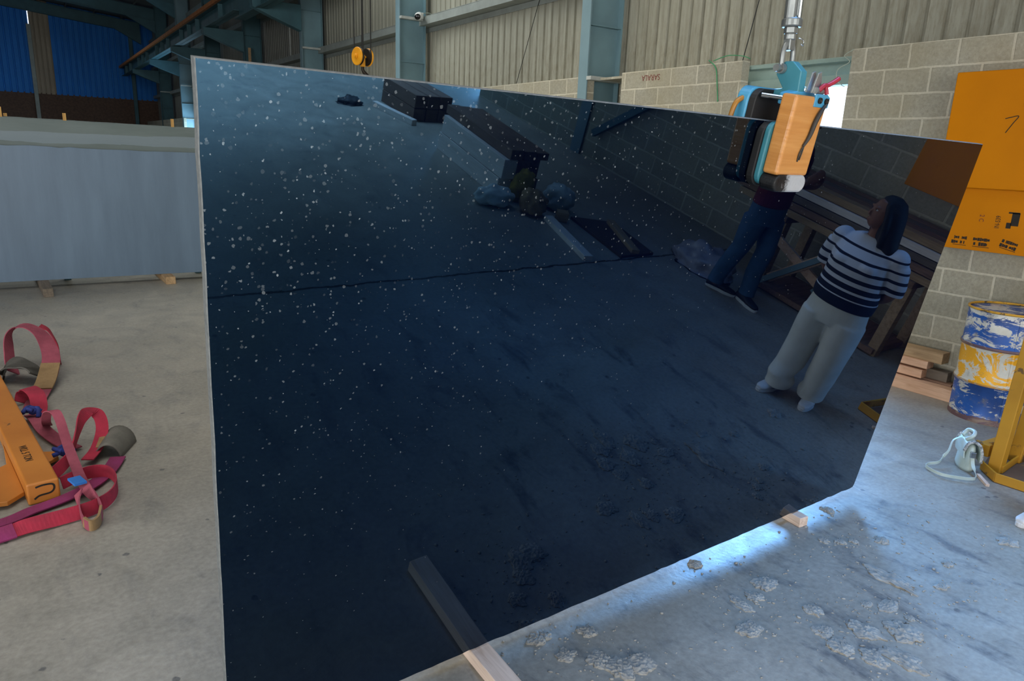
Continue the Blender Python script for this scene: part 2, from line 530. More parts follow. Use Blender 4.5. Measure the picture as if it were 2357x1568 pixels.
def add_box(bm, c, s, rot=None):
    """box with centre c, full size s, optional 3x3 rotation about its centre"""
    c = V(c)
    vs = []
    for dx in (-.5, .5):
        for dy in (-.5, .5):
            for dz in (-.5, .5):
                p = V((dx * s[0], dy * s[1], dz * s[2]))
                if rot is not None:
                    p = rot @ p
                vs.append(bm.verts.new(c + p))
    for f in ((0, 1, 3, 2), (4, 6, 7, 5), (0, 4, 5, 1), (2, 3, 7, 6), (0, 2, 6, 4), (1, 5, 7, 3)):
        bm.faces.new([vs[i] for i in f])
    return vs


def add_bar(bm, a, b, w, h, up=(0, 0, 1)):
    a, b = V(a), V(b)
    x, y, z = frame(b - a, V(up))
    add_box(bm, (a + b) / 2, (w, h, (b - a).length), Matrix((x, y, z)).transposed())


def add_prism(bm, poly, z0, z1, mat=None):
    """extrude a 2D polygon along z; mat maps the local points"""
    f = (lambda p: mat @ V(p)) if mat is not None else (lambda p: V(p))
    lo = [bm.verts.new(f((x, y, z0))) for x, y in poly]
    hi = [bm.verts.new(f((x, y, z1))) for x, y in poly]
    n = len(poly)
    bm.faces.new(lo[::-1])
    bm.faces.new(hi)
    for i in range(n):
        j = (i + 1) % n
        bm.faces.new((lo[i], lo[j], hi[j], hi[i]))


def spline(pts, n=8, closed=False):
    pts = [V(p) for p in pts]
    out = []
    m = len(pts)
    rng = m if closed else m - 1
    for i in range(rng):
        if closed:
            p0, p1, p2, p3 = pts[(i - 1) % m], pts[i], pts[(i + 1) % m], pts[(i + 2) % m]
        else:
            p0, p1, p2, p3 = pts[max(i - 1, 0)], pts[i], pts[i + 1], pts[min(i + 2, m - 1)]
        for k in range(n):
            t = k / n
            out.append(0.5 * ((2 * p1) + (p2 - p0) * t + (2 * p0 - 5 * p1 + 4 * p2 - p3) * t * t + (3 * p1 - p0 - 3 * p2 + p3) * t ** 3))
    if not closed:
        out.append(pts[-1])
    return out


def add_tube(bm, pts, r, seg=10, closed=False, caps=True):
    pts = [V(p) for p in pts]
    n = len(pts)
    rr = r if isinstance(r, (list, tuple)) else [r] * n
    rings = []
    px = None
    for i, p in enumerate(pts):
        if closed:
            d = pts[(i + 1) % n] - pts[(i - 1) % n]
        else:
            d = pts[min(i + 1, n - 1)] - pts[max(i - 1, 0)]
        d.normalize()
        if px is None:
            px = frame(d)[0]
        px = (px - d * px.dot(d))
        if px.length < 1e-5:
            px = frame(d)[0]
        px.normalize()
        py = d.cross(px)
        rings.append([bm.verts.new(p + rr[i] * (math.cos(2 * PI * k / seg) * px + math.sin(2 * PI * k / seg) * py)) for k in range(seg)])
    for i in range(n if closed else n - 1):
        a, b = rings[i], rings[(i + 1) % n]
        for k in range(seg):
            bm.faces.new((a[k], a[(k + 1) % seg], b[(k + 1) % seg], b[k]))
    if caps and not closed:
        bm.faces.new(rings[0][::-1])
        bm.faces.new(rings[-1])


def add_lathe(bm, prof, c=(0, 0, 0), axis=(0, 0, 1), seg=32):
    """prof: list of (r, h) along the axis"""
    x, y, a = frame(axis)
    c = V(c)
    rings = []
    for r, h in prof:
        if r < 1e-6:
            rings.append([bm.verts.new(c + a * h)])
        else:
            rings.append([bm.verts.new(c + a * h + r * (math.cos(2 * PI * k / seg) * x + math.sin(2 * PI * k / seg) * y)) for k in range(seg)])
    for A, B in zip(rings, rings[1:]):
        if len(A) == 1 and len(B) == 1:
            continue
        for k in range(seg):
            k2 = (k + 1) % seg
            if len(A) == 1:
                bm.faces.new((A[0], B[k2], B[k]))
            elif len(B) == 1:
                bm.faces.new((A[k], A[k2], B[0]))
            else:
                bm.faces.new((A[k], A[k2], B[k2], B[k]))
    if len(rings[0]) > 1:
        bm.faces.new(rings[0][::-1])
    if len(rings[-1]) > 1:
        bm.faces.new(rings[-1])


def add_ribbon(bm, pts, wdir, width, th=0.006, n=8, closed=False):
    """webbing strip: path points, per-point width directions"""
    P = spline(pts, n, closed)
    Wd = spline([V(w) for w in wdir], n, closed)
    N = len(P)
    rows = []
    for i in range(N):
        d = (P[(i + 1) % N] - P[(i - 1) % N]) if closed else (P[min(i + 1, N - 1)] - P[max(i - 1, 0)])
        d.normalize()
        w = Wd[i] - d * Wd[i].dot(d)
        w.normalize()
        nn = d.cross(w)
        h = width / 2
        rows.append([bm.verts.new(P[i] + a * h * w + b * th / 2 * nn) for a, b in ((-1, -1), (1, -1), (1, 1), (-1, 1))])
    for i in range(N if closed else N - 1):
        A, B = rows[i], rows[(i + 1) % N]
        for k in range(4):
            bm.faces.new((A[k], A[(k + 1) % 4], B[(k + 1) % 4], B[k]))
    if not closed:
        bm.faces.new(rows[0][::-1])
        bm.faces.new(rows[-1])


def add_loft(bm, rings, seg=20):
    """rings: (centre, rx, ry, forward(ry) dir or None, axis) flat ended"""
    R = []
    for (c, rx, ry, xd, yd) in rings:
        c, xd, yd = V(c), V(xd), V(yd)
        R.append([bm.verts.new(c + rx * math.cos(2 * PI * k / seg) * xd + ry * math.sin(2 * PI * k / seg) * yd) for k in range(seg)])
    for A, B in zip(R, R[1:]):
        for k in range(seg):
            bm.faces.new((A[k], A[(k + 1) % seg], B[(k + 1) % seg], B[k]))
    bm.faces.new(R[0][::-1])
    bm.faces.new(R[-1])


def add_ball(bm, c, r, seg=16):
    """ellipsoid; r scalar or (rx, ry, rz)"""
    r = r if isinstance(r, (tuple, list)) else (r, r, r)
    m = Matrix.Translation(V(c)) @ Matrix.Diagonal((r[0], r[1], r[2], 1))
    bmesh.ops.create_uvsphere(bm, u_segments=seg, v_segments=max(8, seg // 2 + 2), radius=1, matrix=m)


def obj(name, bm, m, parent=None, bevel=0.0, smooth=False, segs=2):
    bmesh.ops.recalc_face_normals(bm, faces=bm.faces[:])
    me = bpy.data.meshes.new(name)
    bm.to_mesh(me)
    bm.free()
    o = bpy.data.objects.new(name, me)
    COL.objects.link(o)
    ms = m if isinstance(m, (list, tuple)) else [m]
    for k in ms:
        me.materials.append(MAT[k] if isinstance(k, str) else k)
    if parent is not None:
        o.parent = parent
    if bevel:
        b = o.modifiers.new('edge', 'BEVEL')
        b.width = bevel
        b.segments = segs
        b.limit_method = 'ANGLE'
        b.angle_limit = 0.7
    if smooth:
        for p in me.polygons:
            p.use_smooth = True
    return o


def B():
    return bmesh.new()


def tag(o, label=None, cat=None, group=None, kind=None):
    if label:
        o['label'] = label
    if cat:
        o['category'] = cat
    if group:
        o['group'] = group
    if kind:
        o['kind'] = kind
    return o


def thing(name, label, cat, loc=(0, 0, 0), rotz=0.0, group=None, mat=None):
    o = bpy.data.objects.new(name, None)
    o.empty_display_size = 0.1
    COL.objects.link(o)
    if mat is not None:
        o.matrix_world = mat
    else:
        o.location = loc
        o.rotation_euler = (0, 0, rotz)
    return tag(o, label, cat, group)


def struct(name, bm, m, parent=None, **kw):
    o = obj(name, bm, m, parent, **kw)
    if parent is None:
        o['kind'] = 'structure'
    return o


def copy_tree(o, parent=None):
    c = o.copy()
    COL.objects.link(c)
    c.parent = parent
    for ch in [x for x in bpy.data.objects if x.parent == o]:
        copy_tree(ch, c)
    return c


def text_mesh(name, body, size, mat4, m, parent, depth=0.001, sx=1.0):
    cu = bpy.data.curves.new(name, 'FONT')
    cu.body = body
    cu.size = size
    cu.extrude = depth
    cu.align_x = 'CENTER'
    cu.align_y = 'CENTER'
    tmp = bpy.data.objects.new(name, cu)
    COL.objects.link(tmp)
    dg = bpy.context.evaluated_depsgraph_get()
    me = bpy.data.meshes.new_from_object(tmp.evaluated_get(dg))
    bpy.data.objects.remove(tmp, do_unlink=True)
    me.transform(mat4 @ Matrix.Diagonal((sx, 1, 1, 1)))
    me.materials.clear()
    me.materials.append(MAT[m])
    o = bpy.data.objects.new(name, me)
    COL.objects.link(o)
    o.parent = parent
    return o


def axes(x, y, z, loc):
    mm = Matrix((V(x), V(y), V(z))).transposed().to_4x4()
    mm.translation = V(loc)
    return mm


ORD = ['first', 'second', 'third', 'fourth', 'fifth', 'sixth', 'seventh', 'eighth', 'ninth', 'tenth', 'eleventh', 'twelfth',
       'thirteenth', 'fourteenth', 'fifteenth', 'sixteenth', 'seventeenth', 'eighteenth', 'nineteenth', 'twentieth',
       'twenty-first', 'twenty-second', 'twenty-third', 'twenty-fourth', 'twenty-fifth', 'twenty-sixth', 'twenty-seventh',
       'twenty-eighth', 'twenty-ninth', 'thirtieth', 'thirty-first', 'thirty-second', 'thirty-third']

# ================================================================== SETTING
WX = 6.566          # inner face of the block wall
X_SHEET = 7.26      # inner face of the wall sheets
Y_BACK, Y_END = -10.0, 51.2
X_LEFT = -14.0
bm = B()
add_box(bm, ((X_LEFT + 7.3) / 2, (Y_BACK + Y_END) / 2, -0.1), (7.3 - X_LEFT, Y_END - Y_BACK, 0.2))
struct('floor', bm, 'floor')
bm = B()
add_box(bm, (17.4, 20, -0.12), (20, 90, 0.2))
struct('outdoor_ground', bm, 'ground')

# block wall of the right side with its doorways
DOORS = [(-8.1, -6.3, 2.75), (4.22, 5.49, 2.96), (7.42, 8.12, 2.96), (34.3, 38.75, 2.96), (40.6, 43.2, 2.45)]
bm = B()
ys = Y_BACK
ZT = 2.955
for (a, b, h) in DOORS:
    add_box(bm, (WX + 0.06, (ys + a) / 2, ZT / 2), (0.12, a - ys, ZT))
    if h < ZT - 0.01:
        add_box(bm, (WX + 0.06, (a + b) / 2, (h + ZT) / 2), (0.12, b - a, ZT - h))
    ys = b
add_box(bm, (WX + 0.06, (ys + Y_END) / 2, ZT / 2), (0.12, Y_END - ys, ZT))
add_box(bm, (6.90, 7.42 - 0.06, ZT / 2), (0.55, 0.12, ZT))
add_box(bm, (7.20, 7.80, ZT / 2), (0.10, 0.95, ZT))
wall_right = struct('wall_right', bm, 'block')
# red lettering on one block, laid upside down
text_mesh('stamped_lettering', 'SARALA', 0.098, axes((0, 1, 0), (0, 0, -1), (-1, 0, 0), (WX - 0.001, 6.886, 2.868)), 'red_ink', wall_right, 0.0008, 0.92)


def corrugated(bm, y0, y1, z0, z1, x, out, pitch=0.20, pan=0.145, depth=0.034, ztop=None, horizontal=None):
    """trapezoidal sheet along y facing -x (out=+1 -> ribs go away from the hall)"""
    prof = []
    y = y0
    s = (pitch - pan) * 0.25
    while y < y1 - 1e-6:
        e = min(y + pitch, y1)
        for yy, dx in ((y, 0), (y + pan, 0), (y + pan + s, depth), (y + pitch - s, depth), (y + pitch, 0)):
            if yy <= e + 1e-6:
                if not prof or abs(prof[-1][0] - yy) > 1e-6:
                    prof.append((yy, x + out * dx))
        y += pitch
    zt = ztop or (lambda yy: z1)
    lo = [bm.verts.new((px, py, z0)) for py, px in prof]
    hi = [bm.verts.new((px, py, zt(py))) for py, px in prof]
    for i in range(len(prof) - 1):
        bm.faces.new((lo[i], lo[i + 1], hi[i + 1], hi[i]))


bm = B()
corrugated(bm, Y_BACK - 0.2, 20.6, 2.90, 8.75, X_SHEET, 1)
o = struct('wall_right_cladding', bm, 'sheet')
bm = B()
corrugated(bm, 20.6, Y_END + 0.2, 2.90, 8.75, X_SHEET, 1)
o = struct('wall_right_far_cladding', bm, 'sheet_far')
# sill closing the gap between block wall and sheets
bm = B()
for a, b in ((Y_BACK, 4.18), (5.95, 34.3), (38.8, Y_END)):
    add_box(bm, (6.98, (a + b) / 2, 2.925), (0.56, b - a, 0.03))
struct('trim_1', bm, 'block')

# gable at the far end: brick below, blue sheets above, one translucent strip
bm = B()
add_box(bm, ((X_LEFT + 7.3) / 2, Y_END + 0.12, 2.13), (7.3 - X_LEFT, 0.24, 4.26))
for k in range(20):
    for j in range(0):
        pass
struct('wall_far', bm, 'brick')


def gable(bm, x0, x1, pitch=0.3):
    prof = []
    x = x0
    while x < x1 - 1e-6:
        for xx, dy in ((x, 0), (x + pitch * .7, 0), (x + pitch * .77, .04), (x + pitch * .93, .04), (x + pitch, 0)):
            if xx <= x1 + 1e-6 and (not prof or xx - prof[-1][0] > 1e-6):
                prof.append((xx, Y_END - 0.02 + dy))
        x += pitch
    zt = lambda xx: 9.3 + 0.1 * (6.0 - xx) if xx > -4 else 10.3
    lo = [bm.verts.new((px, py, 4.20)) for px, py in prof]
    hi = [bm.verts.new((px, py, zt(px))) for px, py in prof]
    for i in range(len(prof) - 1):
        bm.faces.new((lo[i], lo[i + 1], hi[i + 1], hi[i]))


bm = B()
gable(bm, X_LEFT, 0.97)
gable(bm, 1.93, 7.5)
struct('wall_far_cladding', bm, 'blue_sheet')
bm = B()
gable(bm, 0.97, 1.93, 0.24)
struct('window_1', bm, 'clear_sheet')
# plain outer walls that close the shed behind and to the left
bm = B()
add_box(bm, (X_LEFT - 0.1, -9.2, 5.0), (0.2, 1.8, 10.0))
add_box(bm, (X_LEFT - 0.1, (5.2 + Y_END) / 2, 5.0), (0.2, Y_END - 5.2, 10.0))
add_box(bm, (X_LEFT - 0.1, -1.55, 7.65), (0.2, 13.5, 4.7))  # leaves an opening below for the added side light
struct('wall_left', bm, 'sheet_far')
bm = B()
add_box(bm, ((X_LEFT - 7.2) / 2, Y_BACK - 0.1, 5.0), (-7.2 - X_LEFT, 0.2, 10))
add_box(bm, (5.75, Y_BACK - 0.1, 5.0), (3.1, 0.2, 10))
add_box(bm, (-1.5, Y_BACK - 0.1, 7.65), (11.4, 0.2, 4.7))
struct('wall_back', bm, 'sheet_far')


# roof sheet
def roof_z(x):
    return 8.05 + 0.1 * (6.06 - x) if x > -4 else 8.05 + 0.1 * (6.06 + 4) - 0.1 * (-4 - x)


bm = B()
for a, b in ((7.4, -4.0), (-4.0, -14.2)):
    za, zb = roof_z(a) + 0.72, roof_z(b) + 0.72
    q = [bm.verts.new(p) for p in ((a, Y_BACK - .2, za), (b, Y_BACK - .2, zb), (b, Y_END + .3, zb), (a, Y_END + .3, za))]
    q2 = [bm.verts.new(v.co + V((0, 0, 0.05))) for v in q]
    bm.faces.new(q)
    bm.faces.new(q2[::-1])
    for i in range(4):
        bm.faces.new((q[i], q[(i + 1) % 4], q2[(i + 1) % 4], q2[i]))
struct('ceiling', bm, 'roof')

# girts (horizontal rails behind the columns)
for gi, (z, d) in enumerate(((4.42, 0.14), (6.05, 0.14), (7.6, 0.14))):
    bm = B()
    y0 = Y_BACK if z > 5 else 8.3
    L = Y_END - y0
    yc = (Y_END + y0) / 2
    add_box(bm, (7.02, yc, z), (0.010, L, d))
    add_box(bm, (7.135, yc, z - d / 2 - 0.004), (0.25, L, 0.008))
    add_box(bm, (7.135, yc, z + d / 2 + 0.004), (0.25, L, 0.008))
    add_box(bm, (7.25, yc, z - d / 2 - 0.06), (0.010, L, 0.09))
    struct('trim_%d' % (gi + 2), bm, 'girt')

# head of the near doorway: two pale green channels with a dark gap, lined reveals
bm = B()
add_box(bm, (6.80, 5.06, 2.715), (0.10, 1.76, 0.085))
add_box(bm, (6.742, 5.06, 2.670), (0.016, 1.76, 0.012))
add_box(bm, (6.80, 5.06, 2.895), (0.14, 1.76, 0.035))
add_box(bm, (7.10, 5.06, 2.83), (0.30, 1.76, 0.25))
door_head = struct('door_1', bm, 'frame_teal', bevel=0.004)
# jamb bricks of the doorway are part of the wall; cords hanging there
bm = B()
add_tube(bm, spline([(6.54, 5.95, 2.99), (6.545, 5.84, 2.90), (6.55, 5.80, 2.72), (6.553, 5.77, 2.54)], 8), 0.006, 6)
add_tube(bm, spline([(6.6, 5.42, 2.97), (6.56, 5.5, 3.0), (6.56, 5.7, 3.02), (6.56, 5.9, 2.98)], 8), 0.005, 6)
tag(obj('cord', bm, 'green_cord', smooth=True), 'thin green plastic cord hanging on the block wall left of the bright doorway', 'cord')
bm = B()
add_tube(bm, spline([(6.55, 4.20, 2.95), (6.54, 4.28, 2.90), (6.54, 4.22, 2.84), (6.54, 4.33, 2.78), (6.54, 4.32, 2.68), (6.55, 4.24, 2.62)], 8), 0.004, 6)
tag(obj('cord', bm, 'pale_cord', smooth=True), 'thin pale wire curling at the right corner of the bright doorway', 'cord')

# steel columns
COLS = [-3.85, 8.2, 14.25, 20.45, 26.6, 32.8, 38.9, 45.1]
WHERE = ['pale blue steel column behind the viewer, seen reflected in the slab',
         'nearest grey-blue steel column, left of the stamped block wall',
         'grey-blue steel column that carries the white security camera',
         'grey-blue steel column just left of the yellow hook block',
         'dark teal steel column right of the slab corner, with a slanting strut',
         'dark teal steel column directly above the slab top left corner',
         'steel column with its lower half lit bright blue, left of the slab',
         'most distant dark teal steel column beside the blue gable']
for i, y in enumerate(COLS):
    top = 8.75 if i else 8.75
    t = thing('steel_column', WHERE[i], 'column', (6.83, y, 0), 0, 'steel columns along the right wall')
    m = 'teal_dark' if i in (4, 5, 7) else ('teal_light' if i in (0, 6) else 'teal')
    bm = B()
    add_box(bm, (-0.285, 0, top / 2), (0.016, 0.19, top))
    obj('inner_flange', bm, 'teal_light' if i in (0, 1, 2, 3, 6) else m, t)
    bm = B()
    add_box(bm, (0, 0, top / 2), (0.56, 0.012, top))
    obj('web', bm, m, t)
    bm = B()
    add_box(bm, (0.285, 0, top / 2), (0.016, 0.19, top))
    obj('outer_flange', bm, m, t)
    bm = B()
    for z in (1.3, 3.62, 5.4, 7.2):
        add_box(bm, (0, 0, z), (0.55, 0.17, 0.010))
    obj('stiffener', bm, m, t)
    bm = B()
    zc = 2.93 if i == 1 else 4.44
    add_box(bm, (0.10, -0.14, zc), (0.80, 0.10, 0.05))
    obj('cleat', bm, 'cleat', t, bevel=0.003)

# security camera on the second column's cleat
t = thing('security_camera', 'small white security camera with black lens on the column cleat', 'camera', (6.88, 14.04, 4.47))
bm = B()
add_lathe(bm, [(0.0, 0.0), (0.06, 0.01), (0.075, 0.06), (0.075, 0.17), (0.06, 0.20), (0, 0.21)], (0.04, -0.02, 0.03), (-0.6, -0.8, -0.25), 20)
obj('housing', bm, 'white_plastic', t, smooth=True)
bm = B()
add_lathe(bm, [(0.055, 0.0), (0.055, 0.07), (0.04, 0.08), (0, 0.08)], (-0.08, -0.18, -0.02), (-0.6, -0.8, -0.25), 20)
obj('lens', bm, 'lens_black', t, smooth=True)
bm = B()
add_box(bm, (0.06, 0.02, 0.03), (0.10, 0.14, 0.12))
obj('mount', bm, 'white_plastic', t, bevel=0.01)
bm = B()
add_tube(bm, spline([(0.09, 0.02, 0.08), (0.25, 0.02, 0.11), (0.40, 0.06, 0.10), (0.50, 0.10, 0.12)], 6), 0.008, 6)
obj('cable', bm, 'pale_cord', t, smooth=True)

# rafters over the far bays, with knees
for i, y in enumerate(COLS[3:] + [50.9]):
    bm = B()
    for (a, b) in ((6.55, -4.0),):
        za, zb = roof_z(a), roof_z(b)
        for (w, z0, z1) in ((0.19, 0.0, 0.016), (0.014, 0.0, 0.60), (0.19, 0.584, 0.60)):
            vs = []
            for (x, zz) in ((a, za), (b, zb)):
                for dy in (-w / 2, w / 2):
                    for q in (z0, z1):
                        vs.append(bm.verts.new((x, y + dy, zz + q)))
            for f in ((0, 1, 3, 2), (4, 6, 7, 5), (0, 4, 5, 1), (2, 3, 7, 6), (0, 2, 6, 4), (1, 5, 7, 3)):
                bm.faces.new([vs[j] for j in f])
        # knee haunch
        h = [bm.verts.new((6.55, y - 0.09, roof_z(6.55) - 0.6)), bm.verts.new((6.55, y + 0.09, roof_z(6.55) - 0.6)),
             bm.verts.new((5.2, y + 0.09, roof_z(5.2))), bm.verts.new((5.2, y - 0.09, roof_z(5.2))),
             bm.verts.new((6.55, y - 0.09, roof_z(6.55))), bm.verts.new((6.55, y + 0.09, roof_z(6.55)))]
        for f in ((0, 1, 2, 3), (0, 3, 4), (1, 5, 2), (0, 4, 5, 1), (4, 3, 2, 5)):
            bm.faces.new([h[j] for j in f])
    o = struct('roof_beam', bm, 'teal_dark')
    tag(o, 'dark teal roof beam, %s from the near end of those overhead' % ORD[i], 'beam', 'roof beams')
# purlins
bm = B()
for x in (5.6, 4.2, 2.8, 1.4, 0.0, -1.4):
    add_box(bm, (x, 35.5, roof_z(x) + 0.66), (0.07, 31, 0.10))
struct('trim_5', bm, 'roof')

# posts of the gable
for x, lab in ((0.92, 'thin grey gable post beside the translucent strip'), (6.0, 'dark gable post at the right end of the blue sheets')):
    bm = B()
    add_box(bm, (x, Y_END - 0.10, 3.95), (0.20, 0.14, 7.9))
    tag(obj('gable_post', bm, 'girt' if x < 2 else 'teal_dark', bevel=0.006), lab, 'post')

# crane runway: brackets, girders, rail
for i, y in enumerate(COLS[3:]):
    bm = B()
    poly = [(6.54, 5.50), (5.28, 5.50), (5.28, 5.30), (5.75, 5.12), (6.54, 4.85)]
    mm = Matrix(((1, 0, 0), (0, 0, 1), (0, 1, 0)))
    mm4 = lambda w: None
    lo, hi = [], []
    for (x, z) in poly:
        lo.append(bm.verts.new((x, y - 0.13, z)))
        hi.append(bm.verts.new((x, y + 0.13, z)))
    bm.faces.new(lo)
    bm.faces.new(hi[::-1])
    for k in range(5):
        bm.faces.new((lo[k], lo[(k + 1) % 5], hi[(k + 1) % 5], hi[k]))
    tag(obj('crane_bracket', bm, 'teal_dark', bevel=0.01), 'teal steel bracket holding the crane runway, %s from the near end' % ORD[i], 'bracket', 'crane brackets')
ys = [14.25] + COLS[3:] + [50.9]
for i in range(len(ys) - 1):
    bm = B()
    a, b = ys[i] + 0.01, ys[i + 1] - 0.01
    if i == 0:
        b = 22.6
    if i == 1:
        a = 22.62
    d = 0.70 if i == 0 else 0.46
    zt = 5.97
    yc, L = (a + b) / 2, b - a
    add_box(bm, (5.5, yc, zt - 0.01), (0.34, L, 0.02))
    add_box(bm, (5.5, yc, zt - d + 0.01), (0.30, L, 0.02))
    add_box(bm, (5.5, yc, zt - d / 2), (0.016, L, d))
    n = int(L / 1.5)
    for k in range(1, n):
        add_box(bm, (5.5, a + k * L / n, zt - d / 2), (0.28, 0.012, d - 0.03))
    tag(obj('crane_girder', bm, 'teal_dark'), ('deeper teal crane runway girder at the near end of the run' if i == 0 else 'teal crane runway girder, %s from the near end' % ORD[i]), 'girder', 'crane runway girders')
bm = B()
add_box(bm, (5.285, 32.6, 6.01), (0.085, 36.8, 0.12))
add_box(bm, (5.36, 32.6, 5.985), (0.16, 36.8, 0.025))
tag(obj('crane_rail', bm, 'rail'), 'long rusty brown crane rail running to the blue gable', 'rail')

# slanting strut and diagonal brace on the columns
bm = B()
add_bar(bm, (6.52, 25.75, 2.93), (6.70, 26.45, 5.0), 0.09, 0.05)
tag(obj('leaning_strut', bm, 'timber_old', bevel=0.004), 'rusty strut leaning against the dark column above the slab corner', 'strut')
# thin pipe on the cladding
bm = B()
add_tube(bm, [(7.22, 23.6, 4.55), (7.22, 23.6, 6.0)], 0.035, 8)
tag(obj('downpipe', bm, 'cleat', smooth=True), 'thin pale vertical pipe on the distant sheets left of a column', 'pipe')
bm = B()
add_tube(bm, [(7.20, 6.05, 2.94), (7.235, 5.72, 4.6)], 0.006, 6)
tag(obj('slack_wire', bm, 'wire'), 'thin dark wire hanging against the wall sheets above the bright doorway', 'wire')
bm = B()
add_tube(bm, [(7.20, 10.9, 2.94), (7.235, 10.3, 4.34)], 0.006, 6)
tag(obj('slack_wire', bm, 'wire'), 'thin dark wire hanging on the sheets between the two nearest columns', 'wire')

# ================================================================== THE POLISHED SLAB
SB = V((3.858, 2.062, 0.060))
D1 = V((0.999496, 0.031762, 0.0))
N0 = V((D1.y, -D1.x, 0))                      # horizontal, towards the viewer
lean = 0.165485
UPV = V((0, 0, 1))
D2 = (math.cos(lean) * UPV + math.sin(lean) * N0).normalized()
NN = D1.cross(D2).normalized()                # face normal, towards the viewer
SLAB = axes(D1, D2, NN, SB)                   # local x = along, y = up the face, z = out of the face
TH = 0.03
edge = [(-3.569, 2.017), (0.018, 1.986), (0.003, 0.022), (-0.004, 0.004)]
random.seed(4)
bot = []
x = -0.03
while x > -3.53:
    chip = random.random()
    bot.append((x, 0.000 + random.uniform(-0.0015, 0.0015) + (0.004 if chip > 0.9 else 0)))
    x -= random.uniform(0.03, 0.07)
edge += bot + [(-3.535, -0.001)]
lft = []
y = 0.06
while y < 1.98:
    lft.append((-3.535 - 0.0169 * y + random.uniform(-0.0012, 0.0012), y))
    y += random.uniform(0.05, 0.1)
edge += lft
bm = B()
poly = edge[::-1]
ch = 0.0025
cx, cy = -1.77, 1.0


def inset(p, d):
    return (p[0] + (d if p[0] < cx else -d), p[1] + (d if p[1] < cy else -d))


front = [bm.verts.new((*inset(p, ch), 0.0)) for p in poly]
mid = [bm.verts.new((*p, -ch)) for p in poly]
back = [bm.verts.new((*p, -TH)) for p in poly]
ff = bm.faces.new(front)
fb = bm.faces.new(back[::-1])
n = len(poly)
for i in range(n):
    j = (i + 1) % n
    for A, Bq in ((front, mid), (mid, back)):
        f = bm.faces.new((A[i], Bq[i], Bq[j], A[j]))
        f.material_index = 1
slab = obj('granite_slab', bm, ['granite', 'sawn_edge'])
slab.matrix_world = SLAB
tag(slab, 'huge polished blue-black speckled granite slab hanging from the clamp, mirroring the hall', 'stone slab')

# timbers under the slab
def timber(name, a, b, w, h, m, label, cat='timber', group=None, bev=0.003):
    """bar lying on its base: a, b are the base centre points"""
    a, b = V(a), V(b)
    d = b - a
    ang = math.atan2(d.y, d.x)
    t = B()
    add_box(t, (0, 0, h / 2), (d.length, w, h))
    o = obj(name, t, m, bevel=bev)
    o.location = (a + b) / 2
    o.rotation_euler = (0, 0, ang)
    return tag(o, label, cat, group)


timber('timber_bearer', (1.235, 1.50, 0), (1.262, 2.62, 0), 0.085, 0.055, 'timber', 'long pale timber under the slab at the bottom edge of the photo')
timber('timber_bearer', (3.283, 1.985, 0), (3.33, 2.50, 0), 0.062, 0.055, 'timber', 'short pale timber block under the right end of the slab')

# ================================================================== LIFTING CLAMP
CL = thing('slab_lifting_clamp', 'blue slab lifting clamp with taped wooden block gripping the slab top edge', 'lifting clamp',
           mat=SLAB @ Matrix.Translation((-1.64, 2.0, 0)))


def rrect(x0, x1, y0, y1, r, n=6):
    P = []
    for cx_, cy_, a0 in ((x1 - r, y1 - r, 0), (x0 + r, y1 - r, 90), (x0 + r, y0 + r, 180), (x1 - r, y0 + r, 270)):
        for k in range(n + 1):
            a = math.radians(a0 + 90 * k / n)
            P.append((cx_ + r * math.cos(a), cy_ + r * math.sin(a)))
    return P


# front pad plate against the face
bm = B()
add_prism(bm, rrect(-0.108, 0.108, -0.222, -0.002, 0.045), 0.003, 0.030)
obj('rubber_pad', bm, 'rubber', CL, bevel=0.003)
bm = B()
add_prism(bm, rrect(-0.100, 0.100, -0.212, 0.002, 0.035), 0.030, 0.050)
obj('jaw_plate', bm, 'clamp_teal', CL, bevel=0.004)
# taped wooden block
bm = B()
P0 = [(-0.088, -0.168), (0.092, -0.168), (0.092, 0.098), (-0.088, 0.098)]
add_prism(bm, P0, 0.050, 0.112)
blk = obj('taped_block', bm, 'tape', CL, bevel=0.010, segs=3)
blk['label'] = 'wooden block wrapped in shiny brown packing tape'
bm = B()
add_prism(bm, rrect(-0.090, 0.094, -0.226, -0.164, 0.030), 0.048, 0.115)
obj('end_wrap', bm, 'foil', CL, bevel=0.008, segs=3)
# cable end hanging on the block
bm = B()
pts = spline([(0.075, 0.080, 0.120), (0.055, 0.055, 0.122), (0.040, 0.020, 0.121), (0.030, -0.030, 0.120), (0.012, -0.065, 0.118)], 8)
add_tube(bm, pts, [0.004 + 0.004 * math.sin(PI * i / (len(pts) - 1)) for i in range(len(pts))], 8)
add_tube(bm, spline([(0.012, -0.065, 0.119), (0.004, -0.09, 0.117), (0.006, -0.118, 0.115)], 6), 0.0025, 6)
add_tube(bm, spline([(0.014, -0.065, 0.119), (0.012, -0.09, 0.119), (0.014, -0.112, 0.115)], 6), 0.0025, 6)
obj('hanging_wire', bm, 'cable', CL, smooth=True)
# rear jaw
bm = B()
add_prism(bm, rrect(-0.108, 0.108, -0.20, 0.100, 0.045), -0.062, -0.034)
obj('rubber_pad', bm, 'rubber', CL, bevel=0.003)
bm = B()
add_prism(bm, rrect(-0.112, 0.105, -0.19, 0.104, 0.042), -0.112, -0.062)
obj('jaw_plate', bm, 'clamp_blue', CL, bevel=0.006, segs=3)
